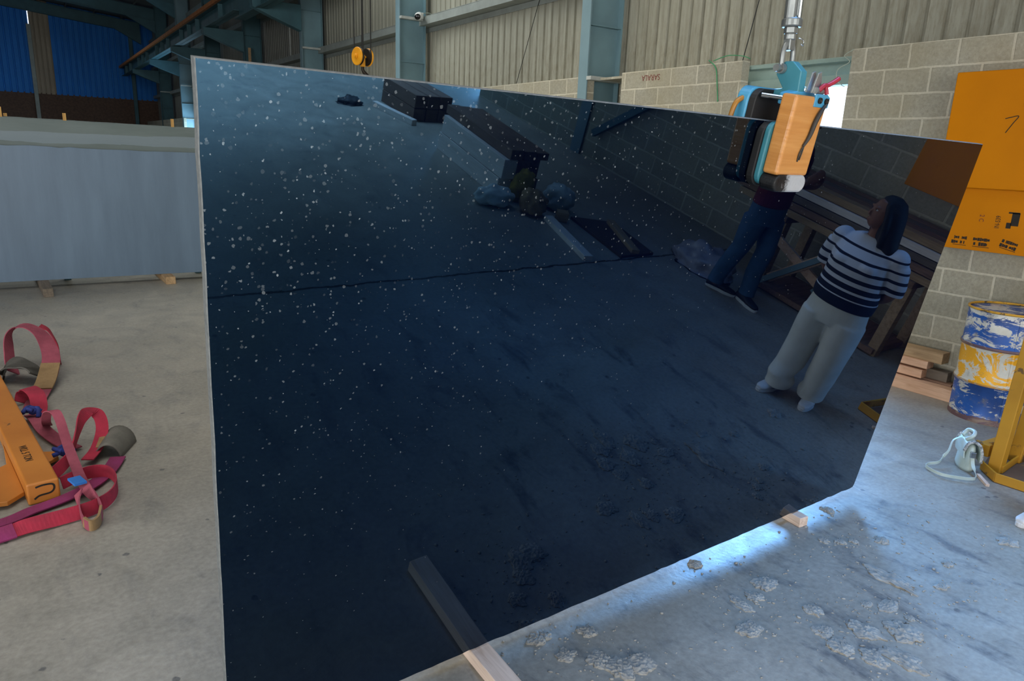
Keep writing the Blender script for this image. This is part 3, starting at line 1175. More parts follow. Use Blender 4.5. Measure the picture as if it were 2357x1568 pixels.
# top housing of the front jaw with bolts
bm = B()
add_prism(bm, [(-0.060, 0.060), (0.094, 0.060), (0.094, 0.098), (0.075, 0.112), (-0.02, 0.108), (-0.060, 0.098)], 0.02, 0.062)
obj('housing', bm, 'clamp_blue', CL, bevel=0.005)
bm = B()
add_prism(bm, [(0.012, 0.066), (0.0945, 0.066), (0.0945, 0.100), (0.075, 0.110), (0.012, 0.107)], 0.108, 0.1155)
obj('face_plate', bm, 'clamp_blue', CL, bevel=0.002)
for x in (0.035, 0.074):
    bm = B()
    add_lathe(bm, [(0.010, 0), (0.010, 0.006), (0.006, 0.007), (0, 0.003)], (x, 0.088, 0.1155), (0, 0, 1), 16)
    obj('bolt', bm, 'dark_steel', CL, smooth=False)
# link plate above the slab, seen from its side
bm = B()
pl = [(0.060, 0.112), (0.056, 0.140), (0.052, 0.172), (0.010, 0.200), (-0.020, 0.196), (-0.046, 0.170), (-0.042, 0.150), (-0.004, 0.110), (-0.06, 0.092), (-0.06, 0.07), (0.06, 0.07)]
mm = Matrix(((0, 0, 1), (0, 1, 0), (1, 0, 0)))
add_prism(bm, pl, -0.018, 0.018, mm)
obj('link_plate', bm, 'clamp_teal', CL, bevel=0.003)
for zz in (0.066, 0.088):
    bm = B()
    add_prism(bm, [(0.010, 0.108), (0.060, 0.108), (0.050, 0.150), (0.038, 0.178), (0.022, 0.172)], zz, zz + 0.006)
    obj('latch_plate', bm, 'galv', CL, bevel=0.001)
bm = B()
add_tube(bm, [(-0.10, 0.080, -0.02), (-0.05, 0.080, 0.055)], 0.008, 12)
obj('spacer_rod', bm, 'chrome', CL, smooth=False)
bm = B()
add_tube(bm, [(0.02, 0.118, 0.10), (0.062, 0.118, 0.10)], 0.011, 12)
obj('pivot_pin', bm, 'galv', CL, smooth=False)
bm = B()
add_tube(bm, spline([(0.030, 0.118, 0.106), (0.048, 0.136, 0.108), (0.062, 0.138, 0.110), (0.085, 0.150, 0.114), (0.108, 0.166, 0.118)], 6), 0.008, 8)
add_tube(bm, spline([(0.055, 0.138, 0.108), (0.062, 0.124, 0.112), (0.066, 0.110, 0.116)], 6), 0.007, 8)
obj('release_lever', bm, 'red_plastic', CL, smooth=True)
bm = B()
add_tube(bm, spline([(-0.088, 0.062, -0.088), (-0.112, 0.060, -0.088), (-0.140, 0.040, -0.088), (-0.150, -0.01, -0.088), (-0.14, -0.07, -0.088), (-0.105, -0.10, -0.088)], 8), 0.009, 10)
obj('carry_handle', bm, 'amber', CL, smooth=True)

# shackle and swivel, hanging plumb above the link plate
eye = SLAB @ V((-1.64, 2.172, -0.022))
SH = thing('shackle_and_swivel', 'galvanised shackle with swivel and chrome rods holding the slab clamp from above', 'shackle',
           mat=axes(D1, V((0, 0, 1)).cross(D1), (0, 0, 1), eye))
bm = B()
leg = [(-0.027, 0, -0.004), (-0.029, 0, 0.03), (-0.027, 0, 0.058), (-0.018, 0, 0.078), (0, 0, 0.084), (0.018, 0, 0.078), (0.027, 0, 0.058), (0.029, 0, 0.03), (0.027, 0, -0.004)]
add_tube(bm, spline(leg, 5), 0.0085, 12)
for sx in (-1, 1):
    add_lathe(bm, [(0.017, -0.008), (0.017, 0.008)], (sx * 0.027, 0, 0), (1, 0, 0), 18)
obj('bow', bm, 'galv', SH, smooth=False)
bm = B()
add_lathe(bm, [(0.0125, -0.020), (0.0125, -0.008), (0.009, -0.004), (0.009, 0.076)], (-0.037, 0, 0), (1, 0, 0), 14)
obj('pin', bm, 'galv', SH)
bm = B()
add_box(bm, (0, 0, 0.078), (0.030, 0.028, 0.036))
add_lathe(bm, [(0.017, 0.092), (0.020, 0.096), (0.020, 0.112), (0.016, 0.116)], (0, 0, 0), (0, 0, 1), 20)
obj('swivel_eye', bm, 'galv', SH, bevel=0.004)
bm = B()
add_lathe(bm, [(0.024, 0.114), (0.024, 0.134)], (0, 0, 0), (0, 0, 1), 6)
obj('hex_nut', bm, 'galv', SH, bevel=0.002)
bm = B()
add_lathe(bm, [(0.031, 0.134), (0.034, 0.138), (0.034, 0.158), (0.029, 0.162)], (0, 0, 0), (0, 0, 1), 24)
obj('collar', bm, 'galv', SH, bevel=0.002)
bm = B()
add_tube(bm, [(0.02, -0.02, 0.100), (0.044, -0.02, 0.100), (0.052, -0.02, 0.092), (0.050, -0.02, 0.078), (0.038, -0.02, 0.082)], 0.0018, 6)
obj('split_pin', bm, 'chrome', SH, smooth=True)
bm = B()
add_lathe(bm, [(0.019, 0.162), (0.019, 0.72)], (-0.010, 0.004, 0), (0, 0, 1), 20)
obj('rod', bm, 'galv', SH, smooth=False)
bm = B()
add_lathe(bm, [(0.009, 0.162), (0.009, 0.72)], (0.021, -0.010, 0), (0, 0, 1), 12)
obj('rod', bm, 'chrome', SH, smooth=False)
bm = B()
add_box(bm, (0.014, 0.0, 0.20), (0.018, 0.026, 0.06))
obj('rod_clip', bm, 'galv', SH, bevel=0.003)
bm = B()
add_lathe(bm, [(0.04, 0.72), (0.04, 0.82), (0.014, 0.85), (0.014, 6.30)], (0, 0, 0), (0, 0, 1), 14)
obj('hoist_rope', bm, 'wire', SH)

# ================================================================== CRANE HOOK BLOCK
HY = 10.0
hb = V((4.06, HY, 3.11))
HB = thing('crane_hook_block', 'yellow two-sheave crane hook block on wire ropes above the slab', 'hook block', hb)
ax = V((-0.97, -0.24, 0)).normalized()
for sgn in (1, -1):
    bm = B()
    c0 = ax * (0.070 * sgn)
    add_lathe(bm, [(0.0, -0.012), (0.115, -0.012), (0.120, -0.006), (0.120, 0.006), (0.115, 0.012), (0.0, 0.012)], c0 + ax * 0.022 * sgn, ax, 40)
    obj('side_plate', bm, 'hook_yellow', HB, smooth=False)
    bm = B()
    add_lathe(bm, [(0.112, -0.014), (0.100, 0.0), (0.112, 0.014)], c0 - ax * 0.006 * sgn, ax, 40)
    obj('sheave', bm, 'dark_steel', HB, smooth=False)
bm = B()
add_lathe(bm, [(0.034, 0), (0.034, 0.012), (0.018, 0.016), (0.018, 0.032), (0, 0.034)], ax * 0.104, ax, 18)
add_lathe(bm, [(0.014, 0), (0.014, 0.22)], ax * -0.11, ax, 14)
obj('axle', bm, 'hook_yellow', HB)
bm = B()
add_box(bm, (0, 0, 0.0), (0.055, 0.05, 0.05))
add_box(bm, (0, 0, -0.06), (0.06, 0.05, 0.14))
obj('crosshead', bm, 'hook_yellow', HB, bevel=0.005)
bm = B()
hk = spline([(0, 0, -0.10), (0.0, 0, -0.17), (0.03, -0.005, -0.215), (0.075, -0.01, -0.26), (0.080, -0.01, -0.32), (0.04, 0, -0.37), (-0.02, 0.0, -0.37), (-0.06, 0, -0.33), (-0.075, 0, -0.28)], 6)
add_tube(bm, hk, [0.020 + 0.012 * math.sin(PI * i / (len(hk) - 1)) - 0.010 * (i / (len(hk) - 1)) for i in range(len(hk))], 10)
obj('hook', bm, 'dark_steel', HB, smooth=True)
for k, (s, xo) in enumerate(((0.064, -0.102), (0.064, 0.102), (-0.064, 0.102), (-0.064, -0.102))):
    p = ax * s + V((xo * 0.24, -xo * 0.97, 0))
    bm = B()
    add_tube(bm, [p + V((0, 0, 0.0)), p + V((0, 0, 5.55))], 0.0085, 6)
    obj('wire_rope', bm, 'wire', HB)

# ================================================================== STACK OF GREY SLABS (left)
tilt = math.radians(1.2)
GS = [(10.75, 0.10, 1.745, -1.9, 2.02, 'grey_slab', 'pale dusty grey granite slab at the front of the left stack'),
      (10.86, 0.10, 2.070, -1.9, 2.06, 'grey_slab_dark', 'tall dark grey granite slab second in the left stack'),
      (10.93, 0.10, 2.080, -2.0, 2.10, 'grey_slab_dark', 'grey granite slab third in the left stack, only its top edge showing')]
for k, (y, z0, z1, x0, x1, m, lab) in enumerate(GS):
    bm = B()
    random.seed(10 + k)
    top = []
    x = x0
    while x < x1 - 0.05:
        top.append((x, z1 + (random.uniform(-0.008, 0.008) if k == 0 else random.uniform(-0.002, 0.002)) - 0.013 * (x - 0.8)))
        x += random.uniform(0.08, 0.25)
    top.append((x1, z1 - 0.013 * (x1 - 0.8)))
    P = [(x0, z0)] + top + [(x1, z0)]
    lo = [bm.verts.new((px, 0, pz)) for px, pz in P]
    hi = [bm.verts.new((px, 0.03, pz)) for px, pz in P]
    bm.faces.new(lo)
    bm.faces.new(hi[::-1])
    for i in range(len(P)):
        j = (i + 1) % len(P)
        bm.faces.new((lo[i], lo[j], hi[j], hi[i]))
    o = obj('stone_slab', bm, m, bevel=0.002)
    o.location = (0, y, 0)
    tag(o, lab, 'stone slab', 'grey slabs stacked on the left')
# pale patch of dry dust lower on the tall slab is in its own material; timbers and wedges
timber('timber_bearer', (0.052, 10.10, 0), (-0.02, 11.6, 0), 0.105, 0.10, 'timber_grey', 'grey timber bearer under the left part of the grey slab stack')
timber('timber_bearer', (1.46, 10.47, 0), (1.43, 11.6, 0), 0.12, 0.10, 'timber_old', 'brown timber bearer under the right part of the grey slab stack')
for x, y, h, lab in ((0.461, 10.905, 2.165, 'thin yellow wedge stick standing above the middle of the grey stack'), (1.70, 10.905, 2.165, 'thin yellow wedge stick standing near the right end of the grey stack'),
                     (-0.20, 10.905, 2.20, 'taller brown wedge stick at the far left of the grey stack'), (-0.15, 10.975, 2.13, 'short yellow wedge stick at the far left of the grey stack')):
    bm = B()
    add_box(bm, (0, 0, 0.20), (0.038, 0.016, 0.40))
    o = obj('wedge_stick', bm, 'stick', bevel=0.002)
    o.location = (x, y + 0.0, h - 0.40)
    tag(o, lab, 'stick', 'wedge sticks between the grey slabs')
# rack that the stack leans on
t = thing('slab_rack', 'dark steel rack behind the grey slab stack', 'rack', (0.2, 11.3, 0))
for xx in (-1.6, 0.1, 1.75):
    bm = B()
    add_box(bm, (xx, 0, 0.95), (0.08, 0.08, 1.90))
    add_bar(bm, (xx, 0.6, 0.05), (xx, 0.03, 1.5), 0.05, 0.05)
    obj('upright', bm, 'teal_dark', t)
bm = B()
add_box(bm, (0.07, -0.02, 1.6), (3.5, 0.06, 0.08))
add_box(bm, (0.07, -0.02, 0.7), (3.5, 0.06, 0.08))
obj('crossbar', bm, 'teal_dark', t)

# ================================================================== SPREADER BEAM AND SLINGS (left floor)
a0 = V((-0.112, 4.205, 0))
bd = V((-0.135, 0.99, 0)).normalized()
bx = V((0, 0, 1)).cross(bd) * -1
SPB = thing('spreader_beam', 'worn orange steel spreader beam lying on the floor among red slings', 'lifting beam', mat=axes(bx, bd, (0, 0, 1), a0))
bm = B()
add_box(bm, (0, 1.5, 0.06), (0.148, 3.0, 0.12))
obj('box_section', bm, 'orange_steel', SPB, bevel=0.010, segs=3)
bm = B()
lug = [(-0.10, 0.55), (-0.26, 0.42), (-0.30, 0.20), (-0.25, 0.05), (-0.16, 0.02), (-0.075, 0.10), (-0.075, 0.9)]
add_prism(bm, lug, 0.02, 0.045)
obj('lug_plate', bm, 'orange_steel', SPB, bevel=0.003)
bm = B()
add_tube(bm, spline([(-0.22, 0.02, 0.05), (-0.30, -0.03, 0.05), (-0.40, -0.02, 0.05), (-0.44, 0.10, 0.05), (-0.38, 0.22, 0.05), (-0.28, 0.2, 0.05)], 6, True), 0.018, 10, closed=True)
obj('shackle', bm, 'rope_blue', SPB, smooth=True)
bm = B()
add_prism(bm, [(0.066, 0.66), (0.16, 0.60), (0.15, 0.50), (0.066, 0.44)], 0.02, 0.04)
obj('lug_plate', bm, 'orange_steel', SPB, bevel=0.003)
text_mesh('stencilled_lettering', 'WLL 5 TON', 0.055, axes((0, -1, 0), (1, 0, 0), (0, 0, 1), (-0.012, 0.46, 0.1212)), 'black_paint', SPB, 0.0006, 0.9)
bm = B()
add_ribbon(bm, [(-0.045, -0.0006, 0.03), (-0.02, -0.0006, 0.045), (0.03, -0.0006, 0.05), (0.048, -0.0006, 0.07), (0.042, -0.0006, 0.095), (0.0, -0.0006, 0.10), (-0.035, -0.0006, 0.094)], [(0, 0, 1), (0, 0, 1), (0, 0, 1), (1, 0, 0), (1, 0, 0.5), (0, 0, 1), (0, 0, 1)], 0.010, 0.001, 6)
obj('painted_mark', bm, 'black_paint', SPB)

Z = V((0, 0, 1))


def sling(name, pts, wd_, width, m, label, th=0.007, cat='lifting sling', parts=()):
    bm = B()
    add_ribbon(bm, pts, wd_, width, th, 8)
    o = obj(name, bm, m, smooth=False)
    tag(o, label, cat, 'webbing slings heaped on the floor')
    for (nm, p2, w2, wid, mm_) in parts:
        b2 = B()
        add_ribbon(b2, p2, w2, wid, th * 1.7, 8)
        obj(nm, b2, mm_, o)
    return o


X, Y = V((1, 0, 0)), V((0, 1, 0))
# loop lying towards the slab, standing on edge
sling('webbing_sling', [(-0.62, 3.80, 0.02), (-0.30, 3.86, 0.03), (-0.19, 3.88, 0.04), (-0.04, 3.90, 0.04), (0.10, 3.93, 0.045), (0.19, 4.02, 0.05), (0.225, 4.18, 0.05), (0.20, 4.32, 0.055), (0.13, 4.36, 0.06), (0.04, 4.33, 0.06), (-0.03, 4.30, 0.05)],
      [Y, Y + Z * .4, Y + Z, Z + Y * .5, Z + Y * .3, Z, Z, Z, Z, Z, Z], 0.075, 'strap_red', 'bright red webbing sling lying in an open loop nearest the slab',
      parts=[('worn_end', [(-0.66, 3.79, 0.02), (-0.45, 3.82, 0.026), (-0.24, 3.868, 0.036)], [Y, Y + Z * .3, Y + Z * .7], 0.08, 'strap_purple')])
sling('webbing_sling', [(-0.60, 3.98, 0.012), (-0.30, 4.03, 0.014), (-0.17, 4.10, 0.016), (-0.03, 4.16, 0.02), (0.10, 4.26, 0.02), (0.20, 4.42, 0.018), (0.27, 4.62, 0.016)],
      [Y + X * .0] * 2 + [Y - X * .4] * 3 + [X * -1 + Y * .6] * 2, 0.085, 'strap_purple', 'purple-red webbing sling lying flat under the orange beam and loops')
sling('webbing_sling', [(-0.07, 5.34, 0.03), (-0.075, 5.22, 0.10), (-0.06, 5.10, 0.20), (-0.022, 5.00, 0.235), (0.0, 4.92, 0.20), (0.018, 4.72, 0.14), (0.040, 4.45, 0.11), (0.060, 4.20, 0.10), (0.085, 4.05, 0.085), (0.118, 3.95, 0.07), (0.128, 3.86, 0.05), (0.108, 3.79, 0.03), (0.075, 3.76, 0.025), (0.045, 3.80, 0.035), (0.035, 3.92, 0.06), (0.040, 4.06, 0.085)],
      [X] * 5 + [X] * 3 + [X * .6 + Z * .6, Z, Z, Z, Z, Z, Z, Z * .6 + X * .6], 0.052, 'strap_pink', 'faded pink webbing sling with a twisted eye in front of the heap',
      parts=[('worn_eye', [(0.128, 3.87, 0.052), (0.108, 3.79, 0.033), (0.075, 3.76, 0.028), (0.045, 3.80, 0.038)], [Z] * 4, 0.056, 'strap_tan'),
             ('sewn_label', [(0.028, 4.19, 0.115), (0.056, 4.10, 0.112)], [Y + X * .4] * 2, 0.06, 'label_blue')])
sling('webbing_sling', [(-0.09, 4.46, 0.03), (-0.03, 4.52, 0.05), (0.03, 4.62, 0.08), (0.075, 4.78, 0.14), (0.115, 4.92, 0.19), (0.165, 5.00, 0.205), (0.212, 4.98, 0.17), (0.215, 4.88, 0.11), (0.17, 4.72, 0.06), (0.11, 4.60, 0.04)],
      [Z + X * -.5, Z + X * -.5, Z, Z, Z - X * .4, Y + Z * .3, X + Z * .3, X, X + Y * -.4, X + Y * -.6], 0.070, 'strap_red', 'deep red webbing sling arching up behind the twisted pink one',
      parts=[('worn_edge', [(0.226, 4.96, 0.150), (0.222, 4.87, 0.10), (0.178, 4.71, 0.06)], [X, X, X + Y * -.4], 0.03, 'strap_tan')])
bm = B()
for k in range(1):
    pass
arc = []
rows = []
for i in range(15):
    a = math.radians(-60 + 170 * i / 14)
    rows.append((a,))
bm = B()
R0, R1 = 0.085, 0.105
ca = V((0.235, 4.70, 0.0))
adir = V((0.35, 0.93, 0)).normalized()
aper = V((0.93, -0.35, 0))
grid = []
for u in range(7):
    row = []
    for v in range(13):
        a = PI * v / 12
        rr = 0.075 + 0.02 * u / 6
        p = ca + adir * (0.26 * u / 6 - 0.05) + aper * (rr * math.cos(a)) + Z * (0.115 * math.sin(a) * (0.8 + 0.2 * u / 6) + 0.003)
        row.append(bm.verts.new(p))
    grid.append(row)
for u in range(6):
    for v in range(12):
        bm.faces.new((grid[u][v], grid[u + 1][v], grid[u + 1][v + 1], grid[u][v + 1]))
o = obj('sling_sleeve', bm, 'strap_grey', smooth=True)
sm = o.modifiers.new('th', 'SOLIDIFY')
sm.thickness = 0.008
tag(o, 'grey canvas wear sleeve gaping open at the right of the sling heap', 'sling sleeve')
# upper heap
sling('webbing_sling', [(-0.27, 6.75, 0.03), (-0.285, 6.85, 0.12), (-0.275, 6.98, 0.26), (-0.215, 7.05, 0.335), (-0.13, 6.98, 0.345), (-0.05, 6.85, 0.30), (-0.005, 6.66, 0.20), (-0.015, 6.50, 0.12), (-0.05, 6.32, 0.06), (-0.09, 6.16, 0.03), (-0.13, 5.95, 0.02), (-0.15, 5.75, 0.02)],
      [Y + X * .4] * 3 + [Y + X * .2] * 2 + [Y + X * .7, X + Y * .5, X + Y * .2, X, X, X, X], 0.125, 'strap_pink', 'pink webbing sling standing up in a tall loop at the back of the heap',
      parts=[('worn_patch', [(-0.012, 6.52, 0.135), (-0.05, 6.32, 0.07), (-0.085, 6.17, 0.04)], [X] * 3, 0.13, 'strap_tan')])
sling('webbing_sling', [(0.06, 6.92, 0.02), (0.05, 7.02, 0.16), (0.0, 7.1, 0.27), (-0.06, 7.12, 0.31)], [Y, Y, Y, Y + X * .3], 0.14, 'strap_red', 'red webbing band behind the tall pink loop')
sling('webbing_sling', [(-0.215, 5.95, 0.02), (-0.20, 6.0, 0.08), (-0.165, 5.96, 0.12), (-0.12, 5.82, 0.11), (-0.11, 5.68, 0.06), (-0.13, 5.58, 0.02)], [X + Y, X + Y, X + Y * .6, X, X, X], 0.10, 'strap_red', 'crimson webbing sling curled beside the orange beam')
bm = B()
add_ribbon(bm, [(-0.335, 6.62, 0.02), (-0.31, 6.66, 0.10), (-0.25, 6.60, 0.135), (-0.16, 6.50, 0.12), (-0.11, 6.44, 0.07)], [Y] * 5, 0.22, 0.012, 8)
tag(obj('sling_sleeve', bm, 'strap_dark'), 'dark grey canvas wear sleeve at the back left of the sling heap', 'sling sleeve')
sling('webbing_sling', [(-0.16, 5.62, 0.03), (-0.13, 5.45, 0.05), (-0.09, 5.22, 0.045), (-0.02, 5.02, 0.03), (0.06, 4.86, 0.02)], [X] * 5, 0.085, 'strap_pink', 'dusty pink webbing sling running along the beam flank')
random.seed(8)
for (c, s, lab) in (((-0.145, 5.52, 0.09), 0.06, 'knotted blue rag tied round the sling beside the beam'), ((0.0, 4.72, 0.07), 0.06, 'knotted blue rag in the middle of the sling heap')):
    bm = B()
    for q in range(5):
        p = V(c) + V((random.uniform(-1, 1), random.uniform(-1, 1), random.uniform(-.4, .6))) * s
        p2 = V(c) + V((random.uniform(-1, 1), random.uniform(-1, 1), random.uniform(-.9, .4))) * s
        add_tube(bm, spline([p, V(c) + V((random.uniform(-.5, .5), random.uniform(-.5, .5), .3)) * s, p2], 6), 0.014, 8)
    add_ball(bm, c, 0.03, 12)
    tag(obj('knotted_rag', bm, 'rope_blue', smooth=True), lab, 'rag')

# ================================================================== RIGHT SIDE: cabinet, planks, drum, stand, bag
YC = thing('steel_cabinet', 'orange-yellow steel cabinet on the block wall, scribbled and stencilled', 'cabinet', (6.36, 1.75, 1.26))
bm = B()
add_box(bm, (0.105, 0, 0.95), (0.20, 2.78, 0.90))
obj('upper_panel', bm, 'yellow_plate', YC, bevel=0.008)
bm = B()
add_box(bm, (0.145, -0.03, 0.25), (0.12, 2.66, 0.50))
lp = obj('lower_panel', bm, 'yellow_plate', YC, bevel=0.004)
bm = B()
add_ribbon(bm, [(0.004, 0.97, 1.035), (0.004, 0.93, 1.045), (0.004, 0.88, 1.052), (0.004, 0.91, 1.0), (0.004, 0.95, 0.93)], [Z, Z, Z + Y * .5, Y + Z, Y + Z], 0.006, 0.002, 6)
obj('scribbled_seven', bm, 'black_paint', YC)
fx = 0.0840


def stencil(y, z, w, h, seed, rot=0.0, txt=None):
    random.seed(seed)
    bm = B()
    R = Matrix.Rotation(rot, 3, 'X')
    n = 0
    for r in range(2):
        yy = -w / 2
        while yy < w / 2:
            ww = random.uniform(0.006, 0.022)
            if random.random() > 0.25:
                c = R @ V((0, yy + ww / 2, (0.25 - 0.5 * r) * h))
                add_box(bm, V((fx - 0.0005, y, z)) + c, (0.001, ww * 0.85, h * random.uniform(0.22, 0.40)), R)
            yy += ww
    add_box(bm, V((fx - 0.0005, y, z)) + R @ V((0, 0, -h * 0.55)), (0.001, w * 1.05, 0.004), R)
    obj('stencilled_mark', bm, 'black_paint', YC)


stencil(1.16, 0.075, 0.10, 0.075, 1)
stencil(0.995, 0.075, 0.12, 0.075, 2)
stencil(0.79, 0.075, 0.115, 0.07, 3, 0.22)
text_mesh('stencilled_lettering', 'IN-S39', 0.05, axes((0, 0, 1), (0, 1, 0), (-1, 0, 0), (fx, 0.905, 0.245)), 'black_paint', YC, 0.0006, 0.72)
bm = B()
random.seed(5)
add_box(bm, (fx - .0005, 0.785, 0.275), (0.001, 0.055, 0.10))
add_box(bm, (fx - .0005, 0.825, 0.225), (0.001, 0.035, 0.045))
add_box(bm, (fx - .0005, 0.80, 0.325), (0.001, 0.08, 0.012))
obj('stencilled_block', bm, 'black_paint', YC)
text_mesh('stencilled_lettering', '2 C', 0.05, axes((0, 0, -1), (0, -1, 0), (-1, 0, 0), (fx, 1.03, 0.265)), 'red_ink', YC, 0.0006, 0.8)

# planks stacked at the foot of the wall
PK = [((6.31, 3.9), (6.31, 2.655), 0.0, 0.10, 0.105, 'timber_y', 'long pinkish timber on the floor at the front of the plank stack'),
      ((6.44, 3.9), (6.44, 2.66), 0.0, 0.10, 0.06, 'timber_old', 'dark brown plank on the floor against the block wall'),
      ((6.42, 3.8), (6.42, 2.72), 0.06, 0.10, 0.06, 'timber_dark', 'short dark plank under the upper planks'),
      ((6.375, 3.8), (6.375, 2.955), 0.12, 0.10, 0.07, 'timber_y', 'reddish plank third from the floor in the wall stack'),
      ((6.45, 3.9), (6.45, 2.78), 0.12, 0.08, 0.085, 'timber_grey', 'greyish long plank in the middle of the wall stack'),
      ((6.40, 3.9), (6.40, 2.93), 0.208, 0.11, 0.065, 'timber_y', 'thin reddish plank second from the top of the wall stack'),
      ((6.43, 3.9), (6.43, 2.83), 0.273, 0.12, 0.095, 'timber_old', 'thick tan plank topmost of the stack at the wall foot')]
for (a, b, z, w, h, m, lab) in PK:
    timber('plank', (*a, z), (*b, z), w, h, m.replace('timber_y', 'timber') if False else m, lab, 'plank', 'planks stacked at the foot of the right wall')
for o in [o for o in bpy.data.objects if o.name.startswith('plank')]:
    for mslot in o.data.materials:
        pass

# oil drum
DR = thing('oil_drum', 'dented steel drum with worn blue, white and yellow paint', 'drum', (6.225, 2.335, 0), 0.6)
bm = B()
R = 0.2875
prof = [(0.0, 0.02), (R - 0.004, 0.02), (R - 0.004, 0.0), (R + 0.006, 0.0), (R + 0.006, 0.014), (R, 0.024)]
for zc in (0.305, 0.592):
    prof += [(R, zc - 0.026), (R + 0.010, zc - 0.010), (R + 0.013, zc), (R + 0.010, zc + 0.010), (R, zc + 0.026)]
prof += [(R, 0.862)]
add_lathe(bm, prof, (0, 0, 0), (0, 0, 1), 72)
o = obj('drum_body', bm, 'drum', DR, smooth=True)
o.modifiers.new('es', 'EDGE_SPLIT').split_angle = 0.9
bm = B()
add_tube(bm, [(0, 0, 0)] and [(R * math.cos(2 * PI * k / 64), R * math.sin(2 * PI * k / 64), 0.872) for k in range(64)], 0.009, 8, closed=True)
obj('rim', bm, 'drum_rim', DR, smooth=True)
bm = B()
add_lathe(bm, [(R - 0.006, 0.850), (R - 0.006, 0.858), (0, 0.858)], (0, 0, 0), (0, 0, 1), 48)
obj('lid', bm, 'drum_lid', DR)
bm = B()
add_lathe(bm, [(0.035, 0.858), (0.035, 0.872), (0, 0.872)], (0.17, 0.08, 0), (0, 0, 1), 20)
obj('bung', bm, 'drum_lid', DR)
bm = B()
add_box(bm, (-R - 0.001, 0, 0.44), (0.006, 0.012, 0.82))
obj('seam', bm, 'drum', DR)

# yellow frame stand
ST = thing('yellow_stand', 'worn yellow steel stand with posts and tray foot at the right edge', 'stand', (5.05, 1.75, 0))
for (a, b) in (((-0.01, 0.04, 0.008), (0.09, 0.02, 1.20)), ((0.31, 0.05, 0.008), (0.37, 0.0, 1.20))):
    bm = B()
    add_bar(bm, a, b, 0.075, 0.075, (0, 1, 0))
    obj('post', bm, 'yellow_steel', ST, bevel=0.005)
bm = B()
base = [(-0.19, -0.03), (-0.17, -0.21), (0.45, -0.10), (0.46, 0.24), (-0.04, 0.11)]
add_prism(bm, base, 0.0, 0.008)
obj('base_plate', bm, 'rust_plate', ST)
bm = B()
add_bar(bm, (-0.185, -0.03, 0.035), (-0.17, -0.225, 0.035), 0.012, 0.06)
add_bar(bm, (-0.17, -0.225, 0.035), (0.46, -0.13, 0.035), 0.012, 0.06)
add_bar(bm, (-0.185, -0.03, 0.035), (-0.05, 0.11, 0.035), 0.012, 0.06)
add_bar(bm, (-0.02, -0.0, 0.035), (0.46, 0.05, 0.035), 0.012, 0.05)
obj('tray_rim', bm, 'yellow_steel', ST, bevel=0.003)
bm = B()
add_bar(bm, (-0.03, 0.16, 0.12), (0.40, 0.14, 0.12), 0.05, 0.06)
add_bar(bm, (0.02, 0.10, 0.12), (0.02, 0.20, 0.12), 0.05, 0.08)
obj('crossbar', bm, 'yellow_steel', ST, bevel=0.004)
bm = B()
add_bar(bm, (0.06, 0.02, 1.16), (0.40, 0.0, 1.16), 0.06, 0.06)
obj('top_bar', bm, 'yellow_steel', ST, bevel=0.004)

# handbag
HBG = thing('handbag', 'small mint green shoulder bag standing on the floor by the yellow stand', 'handbag', (4.965, 1.945, 0), math.radians(38))
bm = B()
add_loft(bm, [((0, 0, 0.0), 0.105, 0.048, X, Y), ((0, 0, 0.02), 0.110, 0.052, X, Y), ((0, 0, 0.10), 0.106, 0.044, X, Y), ((0, 0, 0.165), 0.098, 0.034, X, Y), ((0, 0, 0.18), 0.085, 0.022, X, Y)], 28)
obj('bag_body', bm, 'mint', HBG, smooth=True)
bm = B()
add_ribbon(bm, [(0, 0.040, 0.09), (0, 0.044, 0.14), (0, 0.03, 0.185), (0, 0.0, 0.20), (0, -0.035, 0.18), (0, -0.052, 0.13), (0, -0.056, 0.07)], [X] * 7, 0.205, 0.007, 8)
obj('flap', bm, 'mint', HBG)
bm = B()
for sx in (-1, 1):
    add_tube(bm, spline([(sx * 0.095, 0.044, 0.14), (sx * 0.098, 0.03, 0.188), (sx * 0.098, 0, 0.204), (sx * 0.097, -0.038, 0.184), (sx * 0.096, -0.058, 0.13), (sx * 0.096, -0.060, 0.07)], 6), 0.010, 8)
obj('patterned_trim', bm, 'check', HBG, smooth=True)
bm = B()
add_tube(bm, spline([(-0.04, 0.03, 0.20), (-0.06, 0.0, 0.235), (0.0, -0.02, 0.245), (0.06, 0.0, 0.235), (0.045, 0.03, 0.20)], 6), 0.012, 8)
obj('grip', bm, 'mint', HBG, smooth=True)
bm = B()
add_box(bm, (-0.118, -0.004, 0.125), (0.016, 0.034, 0.04))
obj('strap_ring', bm, 'chrome', HBG, bevel=0.003)
bm = B()
add_box(bm, (0.0, -0.062, 0.085), (0.045, 0.010, 0.03))
obj('buckle', bm, 'chrome', HBG, bevel=0.003)
bm = B()
iv = Matrix.Rotation(-math.radians(38), 3, 'Z')
wp = [(-0.115, 0.0, 0.12), (-0.135, -0.01, 0.06)]
fl = [(4.80, 1.80, 0.018), (4.745, 1.800, 0.018), (4.690, 1.85, 0.018), (4.640, 1.94, 0.018), (4.675, 2.045, 0.018), (4.735, 2.060, 0.020), (4.80, 2.03, 0.03), (4.87, 2.04, 0.05)]
for p in fl:
    wp.append(tuple(iv @ (V(p) - V((4.965, 1.945, 0)))))
wp += [(-0.02, 0.11, 0.10), (0.02, 0.085, 0.16), (0.02, 0.04, 0.195)]
add_ribbon(bm, wp, [Y, Y * .7 + X * .3] + [Z] * 8 + [X + Z * .5, X, X], 0.020, 0.003, 8)
obj('strap', bm, 'mint', HBG)
bm = B()
add_box(bm, (0, 0, 0.009), (0.16, 0.022, 0.018))
o = obj('wood_offcut', bm, 'timber', bevel=0.002)
o.location = (4.815, 1.765, 0)
